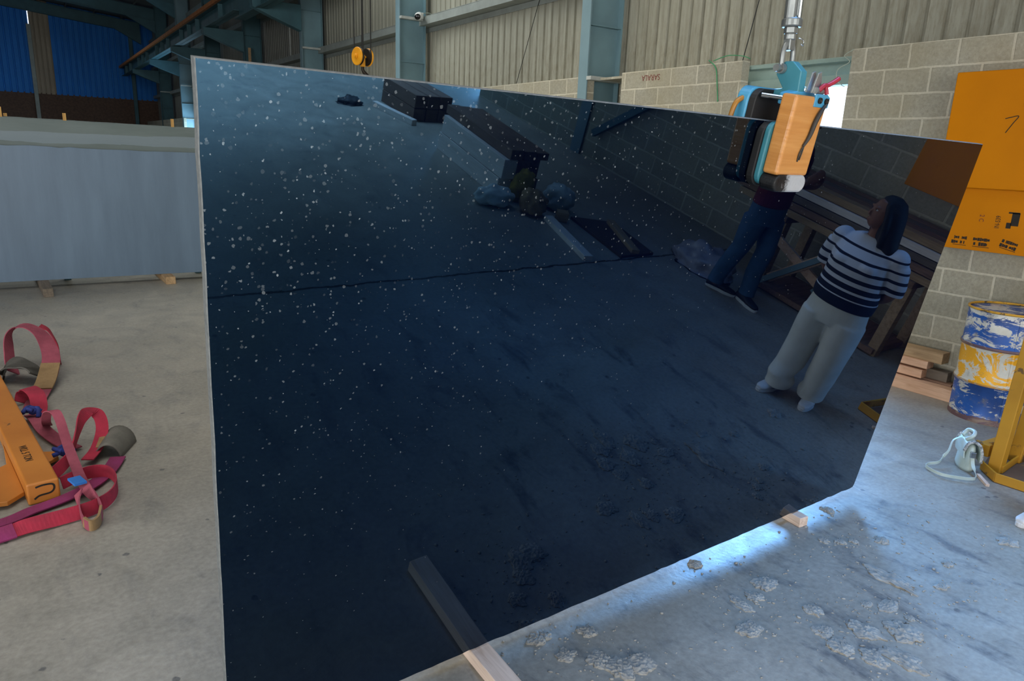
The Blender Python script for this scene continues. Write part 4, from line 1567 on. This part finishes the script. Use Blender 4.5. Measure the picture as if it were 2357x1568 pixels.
o.rotation_euler = (0, 0, 0.75)
tag(o, 'tiny pale wood offcut on the floor beside the handbag', 'offcut')

# ================================================================== DRIED SLURRY ON THE FLOOR
LUMPS = [(2.644, 1.743, .062, .050), (1.708, 1.899, .040, .045), (2.484, 2.023, .043, .032), (2.572, 1.389, .052, .040), (2.728, 1.314, .052, .075),
         (2.861, 1.219, .071, .085), (2.543, 1.296, .055, .050), (3.205, 1.458, .055, .12), (2.992, 1.349, .055, .036), (2.515, 1.702, .040, .040),
         (2.423, 1.700, .032, .060), (2.308, 1.561, .062, .048), (2.662, 1.506, .042, .045), (3.311, 1.783, .030, .030), (3.380, 1.753, .024, .028),
         (3.250, 1.838, .028, .027), (3.574, 2.030, .034, .040), (3.522, 1.682, .045, .036), (2.915, 1.405, .028, .020), (2.984, 1.248, .024, .020),
         (2.692, 1.118, .052, .085), (2.597, 1.189, .045, .055), (4.102, 1.326, .050, .045), (3.371, 1.300, .042, .028), (1.767, 1.654, .075, .055),
         (1.684, 1.661, .060, .060), (1.515, 1.966, .050, .038), (1.542, 1.830, .043, .036), (1.644, 1.741, .050, .048), (3.588, 1.386, .032, .026)]
LUMPS.sort(key=lambda q: (q[0] - 3.30) ** 2 + (q[1] - 2.0) ** 2)
for i, (x, y, rx, ry) in enumerate(LUMPS):
    bm = B()
    bmesh.ops.create_icosphere(bm, subdivisions=5, radius=1.0)
    hgt = 0.20 * min(rx, ry) + 0.006
    for v in bm.verts:
        d = v.co.normalized()
        k = 1 + 0.42 * mnoise.noise(V((d.x * 1.6 + i * 3.1, d.y * 1.6, 0.3))) + 0.20 * mnoise.noise(V((d.x * 3.6 + i, d.y * 3.6, 5))) + 0.06 * mnoise.noise(V((d.x * 14 + i, d.y * 14, d.z * 14)))
        r2 = math.hypot(d.x, d.y)
        hh = hgt * max(0.0, d.z) ** 0.75 * (0.75 + 0.5 * mnoise.noise(V((d.x * 5 + i * 7, d.y * 5, 2.0))) + 0.35 * mnoise.noise(V((d.x * 11 + i * 7, d.y * 11, 2.0))) + 0.2 * mnoise.noise(V((d.x * 26 + i * 7, d.y * 26, 2.0))))
        v.co = V((d.x * rx * k, d.y * ry * k, max(hh, -0.002) if d.z > 0 else -0.002))
    o = obj('slurry_lump', bm, 'slurry', smooth=True)
    o.location = (x, y, 0)
    tag(o, 'dried grey slurry lump on the floor, %s nearest to the short timber block' % ORD[i], 'slurry lump', 'dried slurry lumps before the slab')
bm = B()
random.seed(21)
for k in range(900):
    if random.random() < 0.75:
        L = random.choice(LUMPS)
        x, y = random.gauss(L[0], 0.11), random.gauss(L[1], 0.11)
    else:
        x, y = random.uniform(1.2, 4.4), random.uniform(1.05, 2.0)
    if y > 2.03 or (abs(x - 1.245) < 0.06):
        continue
    r = random.uniform(0.0015, 0.006) * (1.5 if random.random() > 0.92 else 1)
    m = Matrix.Translation((x, y, r * 0.25)) @ Matrix.Rotation(random.uniform(0, 6), 4, 'Z') @ Matrix.Diagonal((r * random.uniform(0.8, 2.2), r, r * 0.6, 1))
    bmesh.ops.create_icosphere(bm, subdivisions=1, radius=1.0, matrix=m)
tag(obj('slurry_crumbs', bm, 'slurry', smooth=True), 'scattered grey slurry crumbs and dust over the floor in front of the slab', 'crumbs', kind='stuff')

# ================================================================== SEEN IN THE REFLECTION: timber bundle, sacks, boards
BX, BY0, BY1 = 4.36, -3.78, -2.36
random.seed(3)
k = 0
names_row = ['bottom', 'second', 'third', 'top']
for r in range(2):
    for c_ in range(3):
        w, h = 0.16, 0.20
        e0 = random.uniform(-.05, .05)
        timber('timber_balk', (4.45 + c_ * 0.166, BY0 + e0, r * 0.205), (4.33 + c_ * 0.166, BY1 + e0, r * 0.205), w, 0.20,
               'timber_pale' if c_ == 0 else 'timber_dark', '%s %s timber balk of the reflected bundle, %s from its pale face' % ('upper' if r else 'lower', 'pale side-lit' if c_ == 0 else 'brown', ORD[c_]), 'timber balk', 'timber balks bundled on the floor', 0.006)  # paler front row puts the light on that face into the wood colour
for c_ in range(3):
    timber('timber_balk', (4.50 + c_ * 0.165, BY0 - 0.05, 0.41), (4.38 + c_ * 0.165, BY1 + .02, 0.41), 0.15, 0.10 - 0.012 * c_, 'timber_dark', 'flat dark brown board on top of the reflected bundle, %s from its pale face' % ORD[c_], 'board', 'boards on the bundle', 0.006)
for i, (x, y, a, rx, ry, rz, m, lab) in enumerate(((4.10, -2.20, 0.3, 0.20, 0.12, 0.11, 'sack', 'pale blue-grey sack slumped at the end of the timber bundle'), (4.40, -1.96, 1.4, 0.15, 0.12, 0.14, 'sack_brown', 'brown sack lying before the timber bundle'),
                                                  (4.47, -2.26, 0.2, 0.13, 0.08, 0.19, 'sack_yellow', 'yellowish sack standing against the timber bundle'), (4.80, -2.05, 0.6, 0.17, 0.12, 0.15, 'sack', 'whitish crumpled sack nearest the wall beside the bundle'))):
    bm = B()
    bmesh.ops.create_icosphere(bm, subdivisions=4, radius=1.0)
    for v in bm.verts:
        d = v.co.normalized()
        kq = 1 + 0.22 * mnoise.noise(V((d.x * 2 + i * 5, d.y * 2, d.z * 2))) + 0.10 * mnoise.noise(V((d.x * 6 + i * 5, d.y * 6, d.z * 6)))
        v.co = V((d.x * rx * kq, d.y * ry * kq, max(-0.8, d.z) * rz * kq + rz * 0.8))
        v.co.z = max(0.0, v.co.z)
    o = obj('sack', bm, m, smooth=True)
    o.location = (x, y, 0)
    o.rotation_euler = (0, 0, a)
    tag(o, lab, 'sack', 'sacks by the timber bundle')
timber('plank', (4.50, -1.80, 0), (4.30, -0.93, 0), 0.09, 0.05, 'timber_pale', 'single pale plank lying on the floor in the reflection', 'plank')
timber('offcut', (4.60, -1.80, 0), (4.70, -1.74, 0), 0.10, 0.10, 'timber_old', 'stubby timber block at the head of the lone reflected plank', 'offcut')
bm = B()
add_prism(bm, [(4.80, -1.80), (4.71, -0.92), (5.15, -0.92), (5.25, -1.62)], 0.0, 0.03)
tag(obj('brown_board', bm, 'brown_sheet', bevel=0.003), 'flat dark brown board lying on the floor near the wall', 'board')
timber('plank', (5.17, -1.60, 0.03), (4.90, -0.93, 0.03), 0.08, 0.04, 'timber_old', 'short tan plank lying on the flat brown board', 'plank')
for r in range(2):
    for c_ in range(3):
        timber('timber_balk', (4.62 + c_ * 0.185, -5.62, r * 0.165), (4.66 + c_ * 0.185, -4.80, r * 0.165), 0.175, 0.16, 'timber_dark',
               '%s brown balk of the far reflected stack, %s from its left side' % ('upper' if r else 'lower', ORD[c_]), 'timber balk', 'balks of the far stack', 0.005)
timber('plank', (4.30, -5.35, 0.0), (4.50, -4.62, 0.0), 0.08, 0.07, 'timber_pale', 'pale plank lying beside the far brown timber stack', 'plank')
bm = B()
bmesh.ops.create_icosphere(bm, subdivisions=3, radius=1.0)
for v in bm.verts:
    d = v.co.normalized()
    v.co = V((d.x * 0.16, d.y * 0.11, max(0, d.z) * 0.10)) * (1 + 0.4 * mnoise.noise(d * 2))
o = obj('stone_rubble', bm, 'rubber', smooth=True)
o.location = (3.98, -5.4, 0)
tag(o, 'dark lump lying alone on the bright floor far back in the reflection', 'rubble')
# diagonal brace on the wall by the reflected column
bm = B()
add_bar(bm, (6.50, -3.55, 0.35), (6.50, -1.75, 1.75), 0.09, 0.06, (1, 0, 0))
tag(obj('diagonal_brace', bm, 'teal_dark', bevel=0.004), 'teal diagonal brace rising from the reflected column over the block wall', 'brace')

# plank rack by the wall
RK = thing('timber_rack', 'rough timber rack with crossed braces under the reflected plank stack', 'rack', (6.15, 0.35, 0))
for (x, y) in ((-0.24, -0.55), (-0.24, 0.70), (0.26, -0.55), (0.26, 0.70)):
    bm = B()
    add_box(bm, (x, y, 0.33), (0.09, 0.09, 0.66))
    obj('leg', bm, 'timber_old', RK, bevel=0.004)
for y in (-0.55, 0.70):
    bm = B()
    add_box(bm, (0.01, y, 0.69), (0.66, 0.10, 0.06))
    obj('bearer', bm, 'timber_x', RK, bevel=0.004)
bm = B()
add_bar(bm, (-0.30, -0.50, 0.50), (-0.30, 0.55, 0.12), 0.08, 0.03, (1, 0, 0))
obj('brace', bm, 'timber_y', RK)
bm = B()
add_bar(bm, (-0.335, -0.42, 0.15), (-0.335, 0.10, 0.66), 0.08, 0.03, (1, 0, 0))
obj('brace', bm, 'timber_y', RK)
bm = B()
add_bar(bm, (-0.375, -0.55, 0.02), (-0.375, 0.24, 0.80), 0.05, 0.04, (1, 0, 0))
obj('brace', bm, 'teal_light', RK)
bm = B()
add_bar(bm, (-0.30, 0.02, 0.28), (-0.30, 0.22, 0.14), 0.10, 0.03, (1, 0, 0))
obj('blue_plate', bm, 'teal_light', RK)
bm = B()
add_box(bm, (-0.02, 0.05, 0.04), (0.60, 1.35, 0.05))
obj('bottom_shelf', bm, 'timber_dark', RK, bevel=0.003)
cnt = 0
random.seed(12)
for r in range(5):
    for c_ in range(4):
        m = ['timber_old', 'timber_dark', 'timber_grey', 'timber_dark'][(r + c_) % 4]
        if (r, c_) == (3, 0):
            m = 'timber_pale'
        x = 5.92 + c_ * 0.145 + (0.03 * r) * 0.6
        side = ['front', 'second', 'third', 'rearmost'][c_]
        lev = ['bottom', 'second', 'middle', 'fourth', 'top'][r]
        timber('plank', (x, -0.75 + random.uniform(-.1, .1), 0.72 + r * 0.066), (x + random.uniform(-.01, .01), 1.55 + random.uniform(-.1, .1), 0.72 + r * 0.066), 0.125, 0.060, m,
               '%s plank of the %s layer on the reflected timber rack' % (side, lev), 'plank', 'planks on the timber rack', 0.004)
bm = B()
bmesh.ops.create_icosphere(bm, subdivisions=4, radius=1.0)
for v in bm.verts:
    d = v.co.normalized()
    kq = 1 + 0.25 * mnoise.noise(d * 2.3) + 0.15 * mnoise.noise(d * 6)
    v.co = V((d.x * 0.22, d.y * 0.34, max(0, d.z) * 0.22)) * kq
o = obj('plastic_bag', bm, 'bag_clear', smooth=True)
o.location = (5.55, -0.62, 0)
tag(o, 'crumpled greyish plastic bag on the floor behind the man in jeans', 'bag')


# ================================================================== PEOPLE
def person_frame(origin, facing, name, label):
    f = V((facing[0], facing[1], 0)).normalized()
    r = V((f.y, -f.x, 0))          # the person's right
    return thing(name, label, 'person', mat=axes(r, f, Z, origin))


def limb(bm, pts, rad, seg=14):
    add_tube(bm, spline(pts, 5), [r for r in spl1(rad, 5)], seg)
    add_ball(bm, pts[0], rad[0], 12)
    add_ball(bm, pts[-1], rad[-1], 12)


def spl1(r, n):
    return [v.x for v in spline([V((q, 0, 0)) for q in r], n)]


def remesh(o, vox, it=4):
    m = o.modifiers.new('skin', 'REMESH')
    m.mode = 'VOXEL'
    m.voxel_size = vox
    m.use_smooth_shade = True
    s = o.modifiers.new('soft', 'SMOOTH')
    s.iterations = it
    s.factor = 0.5


def hand(bm, wrist, dirv, palm_n, size=1.0, side=1):
    """palm, four unequal bent fingers and a thumb; dirv from wrist to fingertips"""
    d = V(dirv).normalized()
    nrm = V(palm_n)
    nrm = (nrm - d * nrm.dot(d)).normalized()
    s = d.cross(nrm) * side
    w = V(wrist)
    add_loft(bm, [(w, 0.026 * size, 0.018 * size, s, nrm), (w + d * 0.04 * size, 0.038 * size, 0.016 * size, s, nrm), (w + d * 0.085 * size, 0.040 * size, 0.013 * size, s, nrm)], 14)
    for k, (off, L) in enumerate(((-0.029, 0.062), (-0.010, 0.074), (0.010, 0.070), (0.029, 0.054))):
        a = w + d * 0.082 * size + s * off * size
        b = a + (d * 0.5 + nrm * 0.10) * L * size
        c = b + (d * 0.38 + nrm * 0.32) * L * size
        e = c + (d * 0.12 + nrm * 0.30) * L * size
        limb(bm, [a, b, c, e], [0.0088 * size, 0.0085 * size, 0.008 * size, 0.007 * size], 8)
    a = w + d * 0.025 * size - s * 0.026 * size
    limb(bm, [a, a + (d * 0.5 - s * 0.6 + nrm * 0.3) * 0.04 * size, a + (d * 1.2 - s * 0.75 + nrm * 0.6) * 0.05 * size], [0.012 * size, 0.010 * size, 0.008 * size], 8)


def shoe(name, root, heel, toe_dir, L, m, sole):
    t = V(toe_dir).normalized()
    s = V((t.y, -t.x, 0))
    h = V(heel)
    bm = B()
    rings = []
    for u, w, hh, z in ((-0.02, 0.030, 0.030, 0.045), (0.05, 0.036, 0.042, 0.055), (0.35, 0.038, 0.038, 0.055), (0.65, 0.046, 0.028, 0.044), (0.90, 0.040, 0.020, 0.036), (1.0, 0.022, 0.014, 0.032)):
        rings.append((h + t * L * u + Z * z, w, hh, s, Z))
    add_loft(bm, rings, 16)
    add_loft(bm, [(h + t * L * 0.16 + Z * 0.05, 0.036, 0.046, s, t), (h + t * L * 0.14 + Z * 0.105, 0.040, 0.050, s, t)], 16)
    o = obj(name, bm, m, root, smooth=True)
    remesh(o, 0.006, 3)
    bm = B()
    P = []
    for a in range(28):
        an = 2 * PI * a / 28
        c, si = math.cos(an), math.sin(an)
        u = 0.49 + 0.53 * c
        w = 0.043 * (abs(si) ** 0.75) * (1 if si > 0 else -1) * (1.08 if c > 0 else 0.88)
        q = h + t * L * u + s * w
        P.append((q.x, q.y))
    add_prism(bm, P, 0.0, 0.028)
    obj('sole', bm, sole, o, bevel=0.005)
    return o


# ---- woman in the striped top
wo = V((4.455, 1.235, 0))
WM = person_frame(wo, (-0.995, 0.10), 'person', 'long-haired person in striped top and white trousers standing with hands behind the back')
bm = B()
# legs and trunk under the clothes
fr, fl_ = V((0.090, -0.05, 0.07)), V((-0.120, 0.05, 0.07))
for ft, sx in ((fr, 1), (fl_, -1)):
    limb(bm, [(sx * 0.085, 0, 0.80), (sx * 0.10, 0.015, 0.44), tuple(ft)], [0.085, 0.055, 0.036])
add_loft(bm, [((0, 0, 0.72), 0.165, 0.115, X, Y), ((0, 0, 0.82), 0.175, 0.12, X, Y), ((0, 0, 0.95), 0.15, 0.105, X, Y), ((0, 0.01, 1.10), 0.155, 0.11, X, Y), ((0, 0, 1.21), 0.15, 0.075, X, Y), ((0, 0, 1.255), 0.08, 0.055, X, Y)], 20)
limb(bm, [(0, 0.0, 1.22), (0, 0.012, 1.29), (0, 0.02, 1.34)], [0.058, 0.048, 0.050])
# head looks towards the person's left
hf = (V((-0.73, 0.66, 0.06))).normalized()
hs = V((hf.y, -hf.x, 0)).normalized()
hc = V((0, 0.02, 1.405))
add_loft(bm, [(hc + Z * -0.095 + hf * 0.040, 0.022, 0.024, hs, hf), (hc + Z * -0.075 + hf * 0.030, 0.045, 0.055, hs, hf), (hc + Z * -0.03 + hf * 0.008, 0.064, 0.082, hs, hf), (hc + Z * 0.03, 0.071, 0.090, hs, hf), (hc + Z * 0.08 - hf * 0.008, 0.060, 0.076, hs, hf), (hc + Z * 0.112 - hf * 0.01, 0.028, 0.036, hs, hf)], 20)
add_loft(bm, [(hc + hf * 0.086 + Z * 0.030, 0.006, 0.008, hs, Z), (hc + hf * 0.108 - Z * 0.012, 0.013, 0.010, hs, Z), (hc + hf * 0.090 - Z * 0.020, 0.015, 0.010, hs, Z)], 10)
add_ball(bm, hc + hf * 0.086 - Z * 0.046, (0.020, 0.012, 0.007), 10)
add_ball(bm, hc + hf * 0.084 - Z * 0.058, (0.018, 0.012, 0.007), 10)
for sg in (1, -1):
    add_ball(bm, hc + hs * 0.072 * sg - Z * 0.005, (0.012, 0.018, 0.028), 10)
    add_ball(bm, hc + hf * 0.078 + hs * 0.030 * sg + Z * 0.036, (0.022, 0.012, 0.007), 10)
# arms held behind the back
for sx in (1, -1):
    limb(bm, [(sx * 0.185, -0.01, 1.19), (sx * 0.225, -0.05, 1.02), (sx * 0.215, -0.085, 0.93), (sx * 0.12, -0.16, 0.84), (sx * 0.05, -0.185, 0.79)], [0.050, 0.042, 0.040, 0.033, 0.026])
    hand(bm, (sx * 0.05, -0.187, 0.79), (-sx * 0.75, -0.05, -0.55), (0, -1, -0.2), 0.88, sx)
body = obj('body', bm, 'skin', WM, smooth=True)
remesh(body, 0.0065, 4)
for sg in (1, -1):
    bm = B()
    add_ball(bm, hc + hf * 0.074 + hs * 0.030 * sg + Z * 0.020, (0.0115, 0.0115, 0.0065), 12)
    e = obj('eye', bm, 'eye', WM, smooth=True)
    bm = B()
    add_ball(bm, hc + hf * 0.0815 + hs * 0.030 * sg + Z * 0.020, (0.0055, 0.0055, 0.0055), 10)
    obj('iris', bm, 'lens_black', e, smooth=True)
bm = B()
add_loft(bm, [((0, 0, 0.78), 0.205, 0.150, X, Y), ((0, 0, 0.84), 0.212, 0.160, X, Y), ((0, 0.005, 0.93), 0.198, 0.150, X, Y), ((0, 0.018, 1.05), 0.196, 0.150, X, Y), ((0, 0.012, 1.13), 0.198, 0.138, X, Y), ((0, 0, 1.20), 0.185, 0.100, X, Y), ((0, 0, 1.245), 0.125, 0.072, X, Y), ((0, 0, 1.262), 0.085, 0.064, X, Y)], 26)
for sx in (1, -1):
    add_loft(bm, [((sx * 0.14, 0, 1.175), 0.070, 0.075, V((0.55 * sx, 0, 0.83)), Y), ((sx * 0.205, -0.025, 1.12), 0.076, 0.078, V((0.9, 0, 0.43 * sx)), Y), ((sx * 0.232, -0.05, 1.02), 0.070, 0.074, V((0.98, 0, 0.15 * sx)), Y), ((sx * 0.232, -0.07, 0.955), 0.068, 0.072, X, Y)], 18)
    add_ball(bm, (sx * 0.075, 0.105, 1.075), (0.075, 0.060, 0.065), 14)
    add_ball(bm, (sx * 0.183, -0.012, 1.175), (0.074, 0.078, 0.074), 14)
sh = obj('striped_top', bm, 'shirt', WM, smooth=True)
remesh(sh, 0.008, 5)
bm = B()
add_loft(bm, [((0, 0, 0.87), 0.165, 0.125, X, Y), ((0, 0, 0.78), 0.195, 0.140, X, Y), ((0, 0, 0.70), 0.208, 0.148, X, Y), ((0, 0, 0.64), 0.205, 0.138, X, Y)], 26)
for ft, sx in ((fr, 1), (fl_, -1)):
    cx1 = V((sx * 0.100, 0.0, 0.68))
    kx = V((sx * 0.112, 0.012, 0.42))
    ex = V((ft.x, ft.y + 0.01, 0.055))
    add_loft(bm, [(cx1, 0.116, 0.140, X, Y), (cx1.lerp(kx, 0.5), 0.112, 0.132, X, Y), (kx, 0.101, 0.116, X, Y), (kx.lerp(ex, 0.5) + V((0, -0.008, 0)), 0.098, 0.112, X, Y), (ex + Z * 0.10 + V((0.010 * sx, 0.012, 0)), 0.088, 0.106, X, Y), (ex + Z * 0.05 + V((-0.006 * sx, -0.006, 0)), 0.097, 0.114, X, Y), (ex, 0.090, 0.108, X, Y)], 22)
tr = obj('trousers', bm, 'white_trousers', WM, smooth=True)
remesh(tr, 0.008, 14)
shoe('shoe', WM, fr + V((0.01, -0.075, -0.07)), (0.12, 1, 0), 0.25, 'white_shoe', 'white_shoe')
shoe('shoe', WM, fl_ + V((-0.005, -0.075, -0.07)), (-0.18, 1, 0), 0.25, 'white_shoe', 'white_shoe')
bm = B()
bk = -hf
add_loft(bm, [(hc + Z * 0.126 + bk * 0.015, 0.030, 0.036, hs, hf), (hc + Z * 0.10 + bk * 0.022, 0.066, 0.074, hs, hf), (hc + Z * 0.045 + bk * 0.030, 0.092, 0.090, hs, hf), (hc + Z * -0.03 + bk * 0.048, 0.106, 0.086, hs, hf), (hc + Z * -0.12 + bk * 0.062, 0.122, 0.084, hs, hf), (hc + Z * -0.22 + bk * 0.085, 0.130, 0.078, hs, hf), (hc + Z * -0.32 + bk * 0.105, 0.110, 0.058, hs, hf), (hc + Z * -0.40 + bk * 0.105, 0.075, 0.04, hs, hf)], 24)
for sg in (1, -1):
    limb(bm, [hc + hs * 0.060 * sg + Z * 0.07 + hf * 0.03, hc + hs * 0.082 * sg + hf * 0.018, hc + hs * 0.086 * sg - Z * 0.08 + hf * 0.0, hc + hs * 0.090 * sg - Z * 0.17 - hf * 0.01], [0.016, 0.020, 0.022, 0.018])
hr = obj('hair', bm, 'hair', WM, smooth=True)
remesh(hr, 0.008, 3)

# ---- man in jeans
mo = V((5.325, -0.06, 0))
MN = person_frame(mo, (0.0, 1.0), 'person', 'person in blue jeans, dark trainers and maroon top standing behind the striped one')
bm = B()
fr, fl_ = V((0.055, 0.10, 0.085)), V((-0.065, -0.17, 0.085))
for ft, sx in ((fr, 1), (fl_, -1)):
    limb(bm, [(sx * 0.09, 0, 0.90), (sx * 0.085, ft.y * 0.5 + 0.03, 0.49), tuple(ft)], [0.088, 0.058, 0.040])
add_loft(bm, [((0, 0, 0.82), 0.16, 0.11, X, Y), ((0, 0, 0.95), 0.165, 0.115, X, Y), ((0, 0, 1.10), 0.16, 0.11, X, Y), ((0, 0, 1.28), 0.185, 0.115, X, Y), ((0, 0, 1.40), 0.18, 0.08, X, Y), ((0, 0, 1.45), 0.09, 0.06, X, Y)], 20)
limb(bm, [(0, 0, 1.42), (0, 0.012, 1.49), (0, 0.02, 1.54)], [0.066, 0.056, 0.056])
hc = V((0, 0.025, 1.615))
hf, hs = Y, X
add_loft(bm, [(hc + Z * -0.108 + hf * 0.040, 0.026, 0.026, hs, hf), (hc + Z * -0.085 + hf * 0.030, 0.050, 0.058, hs, hf), (hc + Z * -0.03 + hf * 0.008, 0.070, 0.088, hs, hf), (hc + Z * 0.035, 0.076, 0.096, hs, hf), (hc + Z * 0.085 - hf * 0.008, 0.062, 0.080, hs, hf), (hc + Z * 0.118 - hf * 0.01, 0.028, 0.036, hs, hf)], 20)
add_loft(bm, [(hc + hf * 0.092 + Z * 0.03, 0.007, 0.008, hs, Z), (hc + hf * 0.118 - Z * 0.014, 0.016, 0.011, hs, Z), (hc + hf * 0.096 - Z * 0.022, 0.018, 0.011, hs, Z)], 10)
add_ball(bm, hc + hf * 0.092 - Z * 0.052, (0.024, 0.012, 0.008), 10)
for sg in (1, -1):
    add_ball(bm, hc + hs * 0.078 * sg, (0.012, 0.020, 0.032), 10)
    add_ball(bm, hc + hf * 0.084 + hs * 0.032 * sg + Z * 0.038, (0.024, 0.012, 0.008), 10)
for sx in (1, -1):
    limb(bm, [(sx * 0.205, 0, 1.37), (sx * 0.245, -0.02, 1.22), (sx * 0.250, 0.03, 1.11), (sx * 0.175, 0.19, 1.14), (sx * 0.095, 0.27, 1.20)], [0.055, 0.046, 0.044, 0.036, 0.028])
    hand(bm, (sx * 0.095, 0.272, 1.203), (-sx * 0.55, 0.45, 0.70), (-sx * 0.6, -0.6, -0.2), 1.0, sx)
body = obj('body', bm, 'skin', MN, smooth=True)
remesh(body, 0.0065, 4)
for sg in (1, -1):
    bm = B()
    add_ball(bm, hc + hf * 0.080 + hs * 0.032 * sg + Z * 0.021, (0.0125, 0.0125, 0.007), 12)
    e = obj('eye', bm, 'eye', MN, smooth=True)
    bm = B()
    add_ball(bm, hc + hf * 0.0885 + hs * 0.032 * sg + Z * 0.021, (0.0058, 0.0058, 0.0058), 10)
    obj('iris', bm, 'lens_black', e, smooth=True)
bm = B()
add_loft(bm, [((0, 0, 0.90), 0.195, 0.135, X, Y), ((0, 0, 1.0), 0.19, 0.132, X, Y), ((0, 0, 1.15), 0.188, 0.13, X, Y), ((0, 0, 1.30), 0.208, 0.132, X, Y), ((0, 0, 1.40), 0.195, 0.095, X, Y), ((0, 0, 1.455), 0.10, 0.07, X, Y)], 26)
for sx in (1, -1):
    add_loft(bm, [((sx * 0.16, 0, 1.36), 0.075, 0.08, V((0.55 * sx, 0, 0.83)), Y), ((sx * 0.225, -0.008, 1.29), 0.075, 0.075, V((0.92, 0, 0.38 * sx)), Y), ((sx * 0.252, -0.015, 1.17), 0.066, 0.070, X, Y)], 18)
sh = obj('maroon_top', bm, 'maroon', MN, smooth=True)
remesh(sh, 0.008, 4)
bm = B()
add_loft(bm, [((0, 0, 1.0), 0.165, 0.12, X, Y), ((0, 0, 0.90), 0.185, 0.13, X, Y), ((0, 0, 0.80), 0.19, 0.135, X, Y), ((0, 0, 0.74), 0.185, 0.13, X, Y)], 26)
for ft, sx in ((fr, 1), (fl_, -1)):
    c1 = V((sx * 0.095, ft.y * 0.1, 0.78))
    kx = V((sx * 0.085, ft.y * 0.5 + 0.03, 0.49))
    ex = V((ft.x, ft.y - 0.005, 0.075))
    add_loft(bm, [(c1, 0.098, 0.115, X, Y), (c1.lerp(kx, 0.5), 0.086, 0.102, X, Y), (kx, 0.074, 0.084, X, Y), (kx.lerp(ex, 0.5) + V((0, -0.015, 0)), 0.070, 0.080, X, Y), (ex + Z * 0.05, 0.062, 0.074, X, Y), (ex, 0.066, 0.080, X, Y)], 22)
tr = obj('jeans', bm, 'jeans', MN, smooth=True)
remesh(tr, 0.008, 3)
shoe('shoe', MN, fr + V((0, -0.08, -0.085)), (-0.25, 1, 0), 0.28, 'black_shoe', 'white_shoe')
shoe('shoe', MN, fl_ + V((0, -0.08, -0.085)), (0.35, 1, 0), 0.28, 'black_shoe', 'white_shoe')
bm = B()
add_loft(bm, [(hc + Z * 0.128 - hf * 0.01, 0.034, 0.042, hs, hf), (hc + Z * 0.10 - hf * 0.012, 0.070, 0.086, hs, hf), (hc + Z * 0.05 - hf * 0.022, 0.083, 0.088, hs, hf), (hc - Z * 0.02 - hf * 0.042, 0.078, 0.062, hs, hf), (hc - Z * 0.06 - hf * 0.05, 0.06, 0.04, hs, hf)], 22)
hr = obj('hair', bm, 'hair', MN, smooth=True)
remesh(hr, 0.007, 3)
